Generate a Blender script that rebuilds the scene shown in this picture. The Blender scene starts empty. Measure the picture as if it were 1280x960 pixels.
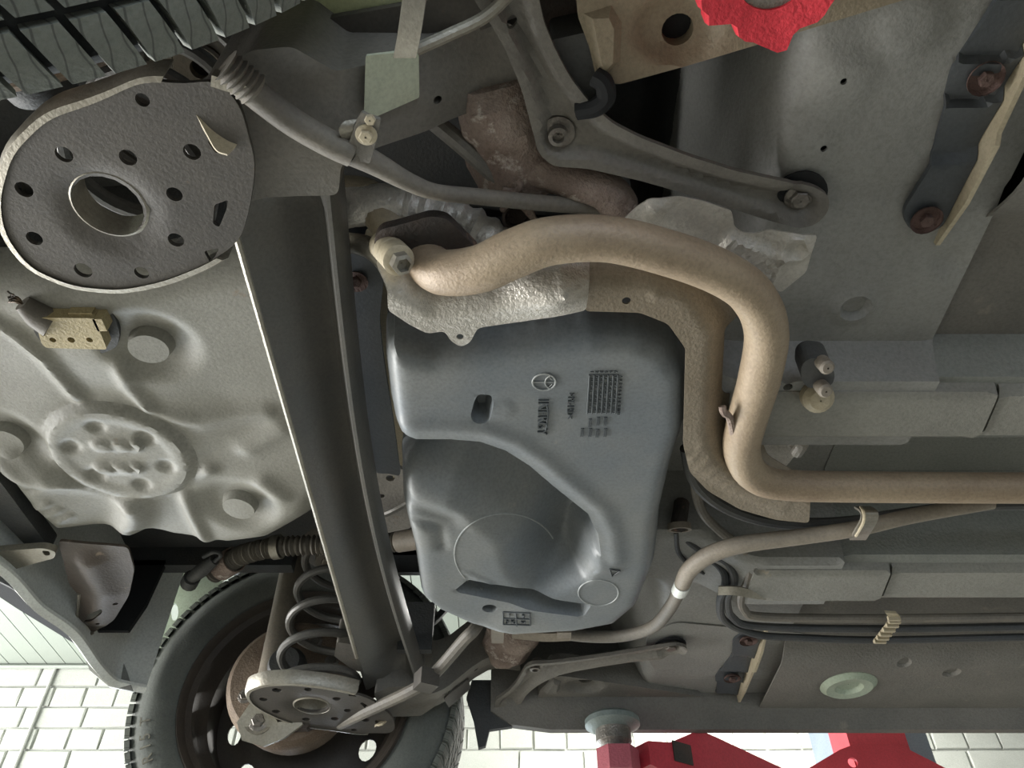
import bpy, bmesh, math, random
import numpy as np
from mathutils import Vector, Matrix
from mathutils.geometry import delaunay_2d_cdt

# ------------------------------------------------------------------ camera, world, lights
SC = .87            # plan units to metres
CZ = 1.30           # camera height above the garage floor
F = 1020.           # focal length in pixels of a 1280 wide frame
Q = math.sqrt(.5)
YM = .964           # centre plane of the car (plan units)
random.seed(7)
scn = bpy.context.scene
cam = bpy.data.objects.new('camera', bpy.data.cameras.new('camera'))
scn.collection.objects.link(cam)
cam.location = (0, 0, CZ)
cam.rotation_euler = (math.radians(135), 0, 0)
cam.data.sensor_width = 36
cam.data.lens = 36 * F / 1280
cam.data.clip_start = .01
scn.camera = cam
vs = scn.view_settings
vs.view_transform = 'Standard'
vs.look = 'None'
vs.exposure = 0.3
vs.gamma = 1
vs.use_curve_mapping = False
world = bpy.data.worlds.new('sky')
scn.world = world
world.use_nodes = True
wb = world.node_tree.nodes['Background']
wb.inputs[0].default_value = (.72, .84, 1, 1)
wb.inputs[1].default_value = 1.6


def area(name, loc, target, sx, sy, power, col):
    l = bpy.data.lights.new(name, 'AREA')
    l.shape = 'RECTANGLE'
    l.size, l.size_y, l.energy, l.color = sx, sy, power, col
    o = bpy.data.objects.new(name, l)
    scn.collection.objects.link(o)
    o.location = loc
    o.rotation_euler = (Vector(target) - Vector(loc)).to_track_quat('-Z', 'Y').to_euler()
    return o


# daylight through the open roller door behind the car (left of the frame)
area('door_daylight', (-4.7, 2.2, 1.5), (0, 2.2, .9), 4.6, 2.8, 600, (1, .98, .94))
# daylight through the window in the far wall, below the picture
area('window_daylight', (-2.28, 4.54, 1.4), (-2.28, 0, 1.4), 3.4, 1.1, 80, (.84, .92, 1))
# fill light added behind the camera to lift the near underbody
area('near_fill', (1.5, -3.6, 1.7), (.6, .6, 1.8), 4.0, 2.4, 42, (.86, .94, 1))

# ------------------------------------------------------------------ maths


def dirs(px, py):
    px = np.asarray(px, float)
    py = np.asarray(py, float)
    u = (480 - py) / F
    return np.stack([(px - 640) / F, Q * (1 - u), Q * (1 + u)], -1)


def W(px, py, h):            # point at height h above the camera (plan units)
    d = dirs(px, py)
    return d * (h / d[..., 2])[..., None] if d.ndim > 1 else d * (h / d[2])


def WY(px, py, y):           # point on the vertical plane Y = y
    d = dirs(px, py)
    return d * (y / d[..., 1])[..., None] if d.ndim > 1 else d * (y / d[1])


def P3(*pts):                # (px, py, h) triples
    return np.array([W(a, b, c) for a, b, c in pts])


def PY(*pts):
    return np.array([WY(a, b, c) for a, b, c in pts])


def solve(pts, zf):
    pts = np.asarray(pts, float)
    d = dirs(pts[:, 0], pts[:, 1])
    h = np.full(len(pts), .62)
    for _ in range(40):
        p = d * (h / d[:, 2])[:, None]
        h = .5 * h + .5 * zf(p[:, 0], p[:, 1])
    return d * (h / d[:, 2])[:, None]


def const(h):
    return lambda x, y: np.full(np.shape(x), float(h))


def ss(a, b, x):
    t = np.clip((np.asarray(x, float) - a) / (b - a), 0, 1)
    return t * t * (3 - 2 * t)


def gauss(d, w):
    return np.exp(-(d / w) ** 2)


def dseg(x, y, pl):          # distance to a polyline
    x = np.asarray(x, float)
    y = np.asarray(y, float)
    best = np.full(x.shape, 1e9)
    for a, b in zip(pl[:-1], pl[1:]):
        ex, ey = b[0] - a[0], b[1] - a[1]
        t = np.clip(((x - a[0]) * ex + (y - a[1]) * ey) / (ex * ex + ey * ey + 1e-12), 0, 1)
        best = np.minimum(best, np.hypot(x - a[0] - t * ex, y - a[1] - t * ey))
    return best


def inside(x, y, poly):
    r = np.zeros(np.shape(x), bool)
    n = len(poly)
    for i in range(n):
        x0, y0 = poly[i][:2]
        x1, y1 = poly[(i + 1) % n][:2]
        c = ((y0 > y) != (y1 > y)) & (x < (x1 - x0) * (y - y0) / ((y1 - y0) + 1e-15) + x0)
        r ^= c
    return r


def sdpoly(x, y, poly):      # negative inside
    pl = list(poly) + [poly[0]]
    d = dseg(x, y, pl)
    return np.where(inside(x, y, poly), -d, d)


def fillet(p, r=6, n=4):
    p = np.asarray(p, float)
    out = []
    N = len(p)
    for i in range(N):
        a, b, c = p[i - 1], p[i], p[(i + 1) % N]
        la, lc = np.linalg.norm(a - b), np.linalg.norm(c - b)
        k = min(r, .48 * la, .48 * lc)
        s, e = b + (a - b) * k / max(la, 1e-9), b + (c - b) * k / max(lc, 1e-9)
        for j in range(n + 1):
            t = j / n
            out.append((1 - t) ** 2 * s + 2 * t * (1 - t) * b + t * t * e)
    return np.array(out)


def spline(p, n=8):
    p = np.asarray(p, float)
    q = np.vstack([2 * p[0] - p[1], p, 2 * p[-1] - p[-2]])
    out = []
    for i in range(1, len(q) - 2):
        a, b, c, d = q[i - 1:i + 3]
        for j in range(n):
            t = j / n
            out.append(.5 * (2 * b + (c - a) * t + (2 * a - 5 * b + 4 * c - d) * t * t + (3 * b - a - 3 * c + d) * t ** 3))
    out.append(p[-1])
    return np.array(out)


def resample(poly, step):
    out = []
    n = len(poly)
    for i in range(n):
        a, b = np.asarray(poly[i]), np.asarray(poly[(i + 1) % n])
        k = max(1, int(np.linalg.norm(b - a) / step))
        for j in range(k):
            out.append(a + (b - a) * j / k)
    return np.array(out)

# ------------------------------------------------------------------ shapes: (vertices, faces)


def tri(outer, holes, res, cons=(), lines=()):
    loops = [resample(outer, res)] + [resample(h, res * .6) for h in holes]
    pts, edges = [], []
    for l in loops:
        s = len(pts)
        pts += [tuple(q) for q in l]
        edges += [(s + i, s + (i + 1) % len(l)) for i in range(len(l))]
    for l in cons:               # crease loops kept as mesh edges
        l = resample(np.asarray(l), res * .7)
        s = len(pts)
        pts += [tuple(q) for q in l]
        edges += [(s + i, s + (i + 1) % len(l)) for i in range(len(l))]
    for l in lines:              # open crease lines
        l = np.asarray(l)
        q = [l[0]]
        for a, b in zip(l[:-1], l[1:]):
            k = max(1, int(np.linalg.norm(b - a) / (res * .8)))
            q += [a + (b - a) * j / k for j in range(1, k + 1)]
        s = len(pts)
        pts += [tuple(w) for w in q]
        edges += [(s + i, s + i + 1) for i in range(len(q) - 1)]
    B = np.array(pts)
    lo, hi = B.min(0), B.max(0)
    xs = np.arange(lo[0], hi[0], res)
    ys = np.arange(lo[1], hi[1], res * .866)
    gx, gy = np.meshgrid(xs, ys)
    gx = gx + (np.arange(len(ys)) % 2)[:, None] * res * .5
    gx, gy = gx.ravel(), gy.ravel()
    k = inside(gx, gy, loops[0])
    for l in loops[1:]:
        k &= ~inside(gx, gy, l)
    gx, gy = gx[k], gy[k]
    if len(gx):
        dm = np.full(len(gx), 1e9)
        for i in range(0, len(B), 64):
            dm = np.minimum(dm, np.hypot(gx[:, None] - B[None, i:i + 64, 0], gy[:, None] - B[None, i:i + 64, 1]).min(1))
        k = dm > res * .55
        pts += list(zip(gx[k].tolist(), gy[k].tolist()))
    v, e, f, *_ = delaunay_2d_cdt([Vector((float(a), float(b))) for a, b in pts], edges, [], 0, 1e-8)
    v = np.array([(q.x, q.y) for q in v])
    f = np.array([q for q in f if len(q) == 3])
    c = v[f].mean(1)
    k = inside(c[:, 0], c[:, 1], loops[0])
    for l in loops[1:]:
        k &= ~inside(c[:, 0], c[:, 1], l)
    f = f[k]
    a, b, d = v[f[:, 0]], v[f[:, 1]], v[f[:, 2]]
    ar = (b[:, 0] - a[:, 0]) * (d[:, 1] - a[:, 1]) - (b[:, 1] - a[:, 1]) * (d[:, 0] - a[:, 0])
    f[ar < 0] = f[ar < 0][:, ::-1]
    f = f[np.abs(ar) > 1e-12]
    return v, f


def solid(v2, f, low, high):     # low / high: Nx3 arrays
    n = len(v2)
    V = np.vstack([low, high])
    fl = [tuple(int(i) for i in q[::-1]) for q in f]
    fh = [tuple(int(i) + n for i in q) for q in f]
    ec = {}
    for q in f:
        for i in range(3):
            a, b = int(q[i]), int(q[(i + 1) % 3])
            ec[(a, b)] = 1
    walls = [(a, b, b + n, a + n) for (a, b) in ec if (b, a) not in ec]
    return V, fl + fh + walls


def circ(cx, cy, r, n=18, ry=None, rot=0):
    t = np.linspace(0, 2 * math.pi, n, endpoint=False)
    a, b = r * np.cos(t), (ry or r) * np.sin(t)
    c, s = math.cos(rot), math.sin(rot)
    return np.stack([cx + a * c - b * s, cy + a * s + b * c], -1)


def sheet_xy(outer, zf, holes=(), res=.012, th=.004, cons=(), lines=()):
    v, f = tri(np.asarray(outer)[:, :2], [np.asarray(h)[:, :2] for h in holes], res, cons, lines)
    z = zf(v[:, 0], v[:, 1])
    lo = np.column_stack([v, z])
    hi = np.column_stack([v, z + th])
    return solid(v, f, lo, hi)


def holes_px(holes, zf):
    out = []
    for h in holes:
        if len(h) == 3 and not hasattr(h[0], '__len__'):
            p = solve([h[:2]], zf)[0]
            d = (p[1] + p[2]) * Q
            out.append(circ(p[0], p[1], h[2] * d / F))
        else:
            out.append(solve(fillet(h, 3), zf)[:, :2])
    return out


def offs(poly, d):           # outward offset of a closed loop
    p = np.asarray(poly, float)
    t = np.roll(p, -1, 0) - np.roll(p, 1, 0)
    n = np.stack([t[:, 1], -t[:, 0]], -1)
    n /= np.linalg.norm(n, axis=1)[:, None] + 1e-12
    a = np.sum(p[:, 0] * np.roll(p[:, 1], -1) - p[:, 1] * np.roll(p[:, 0], -1))
    return p + n * d * (1 if a > 0 else -1)


def sheet(px, zf, holes=(), res=.012, th=.004, r=8, cons=()):
    if not callable(zf):
        zf = const(zf)
    o = solve(fillet(px, r), zf)[:, :2]
    return sheet_xy(o, zf, holes_px(holes, zf), res, th, cons)


def plane_sheet(pts3, normal, holes3=(), res=.02, th=.004, bulge=None):
    # pts3: outline on a plane (Nx3), thickness along the normal
    p = np.asarray(pts3, float)
    n = np.asarray(normal, float)
    n /= np.linalg.norm(n)
    a = np.cross(n, [0, 0, 1.]) if abs(n[2]) < .9 else np.array([1., 0, 0])
    a /= np.linalg.norm(a)
    b = np.cross(n, a)
    o = p[0]
    to2 = lambda q: np.stack([(np.asarray(q) - o) @ a, (np.asarray(q) - o) @ b], -1)
    v, f = tri(to2(p), [to2(h) for h in holes3], res)
    lo = o + v[:, :1] * a + v[:, 1:] * b
    if bulge is not None:
        lo = lo + bulge(v[:, 0], v[:, 1])[:, None] * n
    return solid(v, f, lo, lo + n * th)


def join(*sh):
    V, Fc, n = [], [], 0
    for v, f in sh:
        V.append(np.asarray(v, float))
        Fc += [tuple(i + n for i in q) for q in f]
        n += len(v)
    return np.vstack(V), Fc


def mir(s):
    v = np.array(s[0], float)
    v[:, 1] = 2 * YM - v[:, 1]
    return v, [q[::-1] for q in s[1]]


def tube(path, r, n=12, cap=True, sub=6, ring=None):
    p = np.asarray(path, float)
    if sub and len(p) > 2:
        rr = np.atleast_1d(r)
        if len(rr) > 1:
            r = np.interp(np.arange((len(p) - 1) * sub + 1) / sub, np.arange(len(p)), rr)
        p = spline(p, sub)
    N = len(p)
    r = np.broadcast_to(np.asarray(r, float), (N,)) if np.ndim(r) <= 1 else r
    t = np.gradient(p, axis=0)
    t /= np.linalg.norm(t, axis=1)[:, None] + 1e-12
    up = np.array([0, 0, 1.]) if abs(t[0][2]) < .9 else np.array([1., 0, 0])
    V = []
    u = np.cross(t[0], up)
    u /= np.linalg.norm(u)
    for i in range(N):
        u = u - t[i] * (u @ t[i])
        u /= np.linalg.norm(u)
        w = np.cross(t[i], u)
        for k in range(n):
            a = 2 * math.pi * k / n
            V.append(p[i] + r[i] * (math.cos(a) * u + math.sin(a) * w))
    fc = [(i * n + k, i * n + (k + 1) % n, (i + 1) * n + (k + 1) % n, (i + 1) * n + k) for i in range(N - 1) for k in range(n)]
    if cap:
        fc += [tuple(range(n))[::-1], tuple((N - 1) * n + k for k in range(n))]
    return np.array(V), fc


def frame(axis):
    d = np.asarray(axis, float)
    d = d / np.linalg.norm(d)
    a = np.cross(d, [0, 0, 1.]) if abs(d[2]) < .9 else np.cross(d, [0, 1., 0])
    a /= np.linalg.norm(a)
    return d, a, np.cross(d, a)


def lathe(prof, o, axis, n=32, close=False, rfun=None):
    d, a, b = frame(axis)
    o = np.asarray(o, float)
    V, fc = [], []
    for i, (r, s) in enumerate(prof):
        for k in range(n):
            t = 2 * math.pi * k / n
            rr = max(r, 1e-5) * (rfun(i, t) if rfun else 1)
            V.append(o + d * s + rr * (math.cos(t) * a + math.sin(t) * b))
    m = len(prof)
    for i in range(m - 1 + (1 if close else 0)):
        j = (i + 1) % m
        for k in range(n):
            fc.append((i * n + k, i * n + (k + 1) % n, j * n + (k + 1) % n, j * n + k))
    return np.array(V), fc


def bolt(o, r, axis=(0, 0, -1), washer=True, hgt=None):
    hgt = hgt or r * .8
    parts = []
    if washer:
        parts.append(lathe([(.001, .0), (r * 1.5, .0), (r * 1.5, r * .25), (r * 1.35, r * .35), (.001, r * .35)], o, axis, 20))
    parts.append(lathe([(r, r * .2), (r, hgt), (r * .85, hgt + r * .12), (.001, hgt + r * .12)], o, axis, 6))
    return join(*parts)


def box(c, s, rot=0):
    c = np.asarray(c, float)
    s = np.asarray(s, float) / 2
    V = np.array([(x, y, z) for x in (-1, 1) for y in (-1, 1) for z in (-1, 1)], float) * s
    if rot:
        k, q = math.cos(rot), math.sin(rot)
        V = np.column_stack([V[:, 0] * k - V[:, 1] * q, V[:, 0] * q + V[:, 1] * k, V[:, 2]])
    return V + c, [(0, 1, 3, 2), (4, 6, 7, 5), (0, 4, 5, 1), (2, 3, 7, 6), (0, 2, 6, 4), (1, 5, 7, 3)]


def bbox(lo, hi):
    lo, hi = np.asarray(lo, float), np.asarray(hi, float)
    return box((lo + hi) / 2, hi - lo)


def bevbox(lo, hi, b):      # box with chamfered lower and upper rims
    lo, hi = np.asarray(lo, float), np.asarray(hi, float)
    V = []
    for z, k in ((lo[2], b), (lo[2] + b, 0), (hi[2] - b, 0), (hi[2], b)):
        V += [(lo[0] + k, lo[1] + k, z), (hi[0] - k, lo[1] + k, z), (hi[0] - k, hi[1] - k, z), (lo[0] + k, hi[1] - k, z)]
    f = [(3, 2, 1, 0), (12, 13, 14, 15)]
    for i in range(3):
        for k in range(4):
            f.append((i * 4 + k, i * 4 + (k + 1) % 4, i * 4 + 4 + (k + 1) % 4, i * 4 + 4 + k))
    return np.array(V), f


def sweep(sections, closed=True):   # list of equal length Nx3 loops
    n = len(sections[0])
    V = np.vstack(sections)
    fc = []
    for i in range(len(sections) - 1):
        for k in range(n if closed else n - 1):
            fc.append((i * n + k, i * n + (k + 1) % n, (i + 1) * n + (k + 1) % n, (i + 1) * n + k))
    if closed:
        fc += [tuple(range(n))[::-1], tuple((len(sections) - 1) * n + k for k in range(n))]
    return V, fc


def ribbon(path, wdir, w, th, sub=6):     # flat bent strap, width along wdir
    p = spline(path, sub) if sub else np.asarray(path, float)
    wd = np.asarray(wdir, float)
    wd /= np.linalg.norm(wd)
    t = np.gradient(p, axis=0)
    t /= np.linalg.norm(t, axis=1)[:, None]
    nn = np.cross(t, wd)
    nn /= np.linalg.norm(nn, axis=1)[:, None]
    sec = [np.array([q - wd * w / 2 - k * th / 2, q + wd * w / 2 - k * th / 2, q + wd * w / 2 + k * th / 2, q - wd * w / 2 + k * th / 2]) for q, k in zip(p, nn)]
    return sweep(sec)

# ------------------------------------------------------------------ objects
ORG = {}


def obj(name, s, m, parent=None, origin=None, ang=35, kind=None, label=None):
    v = np.asarray(s[0], float) * SC
    v[:, 2] += CZ
    if origin is None:
        o_ = (v.min(0) + v.max(0)) / 2
        if parent is None:
            o_[2] = v[:, 2].min()
    else:
        o_ = np.asarray(origin, float)
    me = bpy.data.meshes.new(name)
    me.from_pydata((v - o_).tolist(), [], [tuple(int(i) for i in q) for q in s[1]])
    me.update()
    me.materials.append(m)
    if ang:
        me.polygons.foreach_set('use_smooth', [True] * len(me.polygons))
        me.set_sharp_from_angle(angle=math.radians(ang))
    o = bpy.data.objects.new(name, me)
    scn.collection.objects.link(o)
    ORG[o.name] = o_
    if parent is not None:
        o.parent = parent
        o.location = o_ - ORG[parent.name]
    else:
        o.location = o_
    if kind:
        o['kind'] = kind
    if label:
        o['label'] = label
    return o


def tag(o, label, cat, group=None):
    o['label'] = label
    o['category'] = cat
    if group:
        o['group'] = group
    return o


def thing(name, at, label, cat, group=None):
    o = bpy.data.objects.new(name, None)
    scn.collection.objects.link(o)
    o.empty_display_size = .05
    p = np.asarray(at, float) * SC
    p[2] += CZ
    o.location = p
    ORG[o.name] = p
    return tag(o, label, cat, group)


def text_shape(body, size, at, xdir, ydir, depth=.0015):
    cu = bpy.data.curves.new('lettering', 'FONT')
    cu.body = body
    cu.size = 1
    cu.align_x, cu.align_y = 'CENTER', 'CENTER'
    cu.extrude = .5
    cu.resolution_u = 3
    to = bpy.data.objects.new('lettering', cu)
    me = bpy.data.meshes.new_from_object(to)
    v = np.array([q.co[:] for q in me.vertices])
    f = [tuple(q.vertices) for q in me.polygons]
    bpy.data.objects.remove(to)
    bpy.data.meshes.remove(me)
    bpy.data.curves.remove(cu)
    x, y = np.asarray(xdir, float), np.asarray(ydir, float)
    x /= np.linalg.norm(x)
    y = y - x * (x @ y)
    y /= np.linalg.norm(y)
    z = np.cross(x, y)
    return np.asarray(at) + v[:, :1] * size * x + v[:, 1:2] * size * y + v[:, 2:] * 2 * depth * z, f

# ------------------------------------------------------------------ materials


def lin(c):
    if isinstance(c, str):
        c = [int(c[i:i + 2], 16) / 255 for i in (1, 3, 5)]
        c = [q / 12.92 if q < .04045 else ((q + .055) / 1.055) ** 2.4 for q in c]
    return (*c, 1)


def mat(name, c1, c2=None, scale=9., rough=.6, metal=0., bump=.15, c3=None, t3=.62, grain=260., spec=.5, coat=0.):
    m = bpy.data.materials.new(name)
    m.use_nodes = True
    nt = m.node_tree
    b = nt.nodes['Principled BSDF']
    b.inputs['Roughness'].default_value = rough
    b.inputs['Metallic'].default_value = metal
    b.inputs['Specular IOR Level'].default_value = spec
    b.inputs['Coat Weight'].default_value = coat
    tc = nt.nodes.new('ShaderNodeTexCoord')

    def noise(s, det=5, ro=.6):
        n = nt.nodes.new('ShaderNodeTexNoise')
        n.inputs['Scale'].default_value = s
        n.inputs['Detail'].default_value = det
        n.inputs['Roughness'].default_value = ro
        nt.links.new(tc.outputs['Object'], n.inputs['Vector'])
        return n

    def ramp(n, a, bb):
        r = nt.nodes.new('ShaderNodeMapRange')
        r.inputs[1].default_value = a
        r.inputs[2].default_value = bb
        nt.links.new(n.outputs['Fac'], r.inputs[0])
        return r

    def mix(fac, a, bb):
        x = nt.nodes.new('ShaderNodeMix')
        x.data_type = 'RGBA'
        nt.links.new(fac, x.inputs[0])
        for i, q in ((6, a), (7, bb)):
            if isinstance(q, tuple):
                x.inputs[i].default_value = q
            else:
                nt.links.new(q, x.inputs[i])
        return x.outputs[2]
    n1 = noise(scale)
    col = mix(ramp(n1, .35, .65).outputs[0], lin(c1), lin(c2 or c1))
    if c3:
        n2 = noise(scale * 2.3, 8, .7)
        col = mix(ramp(n2, t3, t3 + .08).outputs[0], col, lin(c3))
    g = noise(grain, 3)
    dk = nt.nodes.new('ShaderNodeMix')
    dk.data_type = 'RGBA'
    dk.blend_type = 'MULTIPLY'
    dk.inputs[0].default_value = .45
    nt.links.new(col, dk.inputs[6])
    gr = ramp(g, .2, .6)
    gr.inputs[3].default_value = .55
    gr.inputs[4].default_value = 1.15
    nt.links.new(gr.outputs[0], dk.inputs[7])
    nt.links.new(dk.outputs[2], b.inputs['Base Color'])
    if bump:
        bp = nt.nodes.new('ShaderNodeBump')
        bp.inputs['Strength'].default_value = bump
        bp.inputs['Distance'].default_value = .004
        ad = nt.nodes.new('ShaderNodeMath')
        ad.operation = 'MULTIPLY_ADD'
        ad.inputs[1].default_value = .35
        nt.links.new(n1.outputs['Fac'], ad.inputs[0])
        nt.links.new(g.outputs['Fac'], ad.inputs[2])
        nt.links.new(ad.outputs[0], bp.inputs['Height'])
        nt.links.new(bp.outputs[0], b.inputs['Normal'])
    return m


M = dict(
    floor=mat('grey_underseal', '#80807c', '#8f8f8a', 6, .5, 0, .2),
    floor_dark=mat('brown_grey_underseal', '#64625c', '#726f68', 7, .7, 0, .35, '#807b70'),
    well=mat('pale_grey_primer', '#999890', '#86857c', 5, .5, 0, .12, '#8a7a66', .66),
    seam=mat('seam_sealer', '#6d6d66', '#5b5b55', 20, .7),
    black=mat('black_void', '#101214', '#16181a', 8, .8, 0, .1),
    dark=mat('dark_dusty_steel', '#3b3e40', '#4a4a48', 10, .6, 0, .25),
    axle=mat('satin_black_axle_paint', '#5a5a57', '#67645e', 7, .36, .15, .1, '#6b5a45', .68),
    plate=mat('dusty_brown_grey_steel', '#6c6963', '#7a766e', 11, .5, .1, .2, '#75604a', .64),
    bluish=mat('blue_black_plastic', '#3a3f43', '#474a4c', 8, .45, 0, .1),
    tank=mat('dusty_black_plastic', '#686e72', '#7a7c7a', 7, .42, 0, .05, '#8f8a7e', .68),
    tankmark=mat('embossed_black_plastic', '#3a4043', '#474c4e', 9, .5, 0, .05),
    tanklite=mat('worn_plastic_edge', '#8b9090', '#9a9c98', 9, .45, 0, .05),
    pipe=mat('rust_dusted_exhaust_steel', '#9b8b74', '#897863', 9, .5, .15, .2, '#74583f', .68),
    pipe2=mat('pinkish_dusty_pipe', '#8e7a70', '#7e6b61', 14, .65, 0, .2),
    shield=mat('dusty_aluminium_foil', '#c2beb6', '#aaa59c', 14, .36, .35, .4, '#978b70', .68),
    beige=mat('beige_overspray', '#9b907a', '#857a66', 7, .6, 0, .25, '#73604a', .66),
    green=mat('pale_green_paint', '#a5b09c', '#98a390', 6, .45, 0, .05),
    rust=mat('flaking_rust', '#98897e', '#7b6a60', 22, .8, 0, .8, '#b3a89d', .56),
    rustred=mat('red_rust', '#66504a', '#4d3b35', 25, .75, 0, .5),
    grime=mat('greasy_rust_black', '#4a3d36', '#33302d', 14, .65, 0, .4, '#6b5546', .6),
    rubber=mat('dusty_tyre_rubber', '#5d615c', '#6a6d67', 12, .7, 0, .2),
    tread=mat('dusty_tread_rubber', '#62665f', '#71746c', 25, .75, 0, .3),
    platedark=mat('brown_grey_dusty_steel', '#45423e', '#524e48', 11, .5, .1, .12, '#6a543f', .66),
    litpatch=mat('pale_lit_patch', '#c3c8b2', '#b3b8a2', 8, .5, 0, .1),  # light falling on the near arm, put into a pale colour
    liner=mat('yellow_green_liner', '#c5ca9c', '#b4b98c', 8, .5, 0, .1),
    tow=mat('brown_bracket_steel', '#554b43', '#473f38', 10, .5, .1, .2, '#8a7a6a', .64),
    tunnel=mat('grey_tunnel_underseal', '#767974', '#82847e', 6, .6, 0, .25),
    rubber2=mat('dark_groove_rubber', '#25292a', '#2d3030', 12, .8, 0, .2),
    hose=mat('dark_rubber_hose', '#3c3e3f', '#4a4a48', 15, .6),
    hosegrey=mat('grey_brown_hose', '#7a7469', '#66625b', 15, .6),
    hosetan=mat('tan_dusty_cable', '#8f8678', '#7c7468', 15, .6),
    steel=mat('bare_zinc_steel', '#a6a297', '#8f8a7e', 12, .4, .6, .15),
    cream=mat('creamy_dusty_flange', '#b5aa92', '#a3987f', 10, .55),
    yellow=mat('yellowed_plastic', '#b7a983', '#a2946f', 12, .55, 0, .3),
    white=mat('white_bumper_skin', '#dfe2dc', '#d3d6d0', 6, .35, 0, .03),
    rim=mat('dull_black_wheel_steel', '#413c37', '#4d463e', 9, .55, .1, .15, '#5e4c3b', .66),
    drum=mat('rusty_cast_iron', '#8a7a69', '#6f5f50', 12, .7, .1, .5),
    redfaded=mat('faded_red_paint', '#b4606a', '#a5525c', 9, .5, 0, .2, '#8c7470', .66),
    padmetal=mat('worn_pad_metal', '#8b9692', '#77817e', 12, .45, .3, .2),
    red=mat('red_lift_paint', '#c3424e', '#b23742', 7, .4, 0, .1, '#6d3a3c', .72),
    redpad=mat('torn_red_rubber', '#d83a46', '#c32f3c', 12, .6, 0, .35),
    blue=mat('grey_blue_lift_paint', '#8b97a4', '#7c8894', 6, .45),
    screw=mat('greasy_steel_screw', '#9a958d', '#6d6862', 20, .35, .6, .4),
    brick=mat('whitewashed_brick', '#b9bbb4', '#aeb1aa', 5, .85, 0, .5, '#9d9f98', .70),
    mortar=mat('grey_mortar', '#b2b4ae', '#9d9f99', 9, .9, 0, .5, '#6e6f6b', .60),
    plank=mat('white_pvc_plank', '#8f968e', '#8a9189', 3, .5, 0, .03),
    concrete=mat('pale_concrete', '#86837c', '#78756e', 2, .8, 0, .3),
    plaster=mat('white_plaster', '#c9c9c2', '#bdbdb6', 2, .9, 0, .2),
    redlamp=mat('red_lens_plastic', '#a8203c', '#7a1830', 9, .25),
    copper=mat('bare_wire_strands', '#6e5c48', '#3f3a34', 40, .5, .3),
)

# fine sipes across the tread
nt = M['tread'].node_tree
tc = nt.nodes.new('ShaderNodeTexCoord')
wv = nt.nodes.new('ShaderNodeTexWave')
wv.inputs['Scale'].default_value = 30
wv.inputs['Distortion'].default_value = 4.5
wv.inputs['Detail'].default_value = 1
wv.inputs['Detail Scale'].default_value = 1.2
nt.links.new(tc.outputs['Object'], wv.inputs['Vector'])
mr = nt.nodes.new('ShaderNodeMapRange')
mr.inputs[1].default_value, mr.inputs[2].default_value = .01, .06
mr.inputs[3].default_value, mr.inputs[4].default_value = .5, 1
nt.links.new(wv.outputs['Fac'], mr.inputs[0])
pb_ = nt.nodes['Principled BSDF']
src = pb_.inputs['Base Color'].links[0].from_socket
mx = nt.nodes.new('ShaderNodeMix')
mx.data_type, mx.blend_type = 'RGBA', 'MULTIPLY'
mx.inputs[0].default_value = 1
nt.links.new(src, mx.inputs[6])
nt.links.new(mr.outputs[0], mx.inputs[7])
nt.links.new(mx.outputs[2], pb_.inputs['Base Color'])
# ------------------------------------------------------------------ the garage
FL = -CZ / SC
XL, XR, YB, YF, HC = -5.41, 6.2, 5.24, -4.3, 2.55


def structure(name, s, m, **k):
    return obj(name, s, m, kind='structure', ang=0, **k)


structure('floor', bbox((XL - .2, YF - .2, FL - .1), (XR + .2, YB + .2, FL)), M['concrete'])
ceil = structure('ceiling', bbox((XL - .2, YF - .2, HC + .03), (XR + .2, YB + .2, HC + .13)), M['plaster'])
x = XL
pw = .127
pk = bbox((0, YF, HC), (pw - .006, YB, HC + .028))
first = None
while x < XR:
    if first is None:
        first = obj('plank', (pk[0] + np.array([x, 0, 0]), pk[1]), M['plank'], ceil, ang=0)
        fx = x
    else:
        c = first.copy()
        scn.collection.objects.link(c)
        c.location.x = first.location.x + (x - fx) * SC
    x += pw
# walls with their openings (roller door on the left, window at the back, added opening for the fill in front)
structure('wall_left', join(bbox((XL - .2, YF, FL), (XL - .03, .0, HC)), bbox((XL - .2, 5.15, FL), (XL - .03, YB, HC)),
                            bbox((XL - .2, .0, 1.75), (XL - .03, 5.15, HC))), M['plaster'])
structure('wall_right', bbox((XR, YF, FL), (XR + .2, YB, HC)), M['plaster'])
structure('wall_front', join(bbox((XL, YF - .2, FL), (-.65, YF - .03, HC)), bbox((4.1, YF - .2, FL), (XR, YF - .03, HC)),
                             bbox((-.65, YF - .2, 1.9), (4.1, YF - .03, HC))), M['plaster'])
wall = structure('wall_back', join(bbox((XL, YB + .004, FL), (-4.6, YB + .2, HC)), bbox((-.65, YB + .004, FL), (XR, YB + .2, HC)),
                                   bbox((-4.6, YB + .004, FL), (-.65, YB + .2, -.55)), bbox((-4.6, YB + .004, .8), (-.65, YB + .2, HC))), M['mortar'])
# whitewashed bricks, English bond: those in view one by one
rb = random.Random(3)
protos = {}


def rough_brick(L, H, seed):
    r = random.Random(seed)
    v, f = bevbox((0, 0, 0), (L, H, .03), .006)
    v = v[:, [0, 2, 1]] * np.array([1, -1, 1])
    v = v + np.array([[r.uniform(-.004, .004), r.uniform(-.003, .003), r.uniform(-.004, .004)] for _ in v])
    return v, [q[::-1] for q in f]


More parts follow.
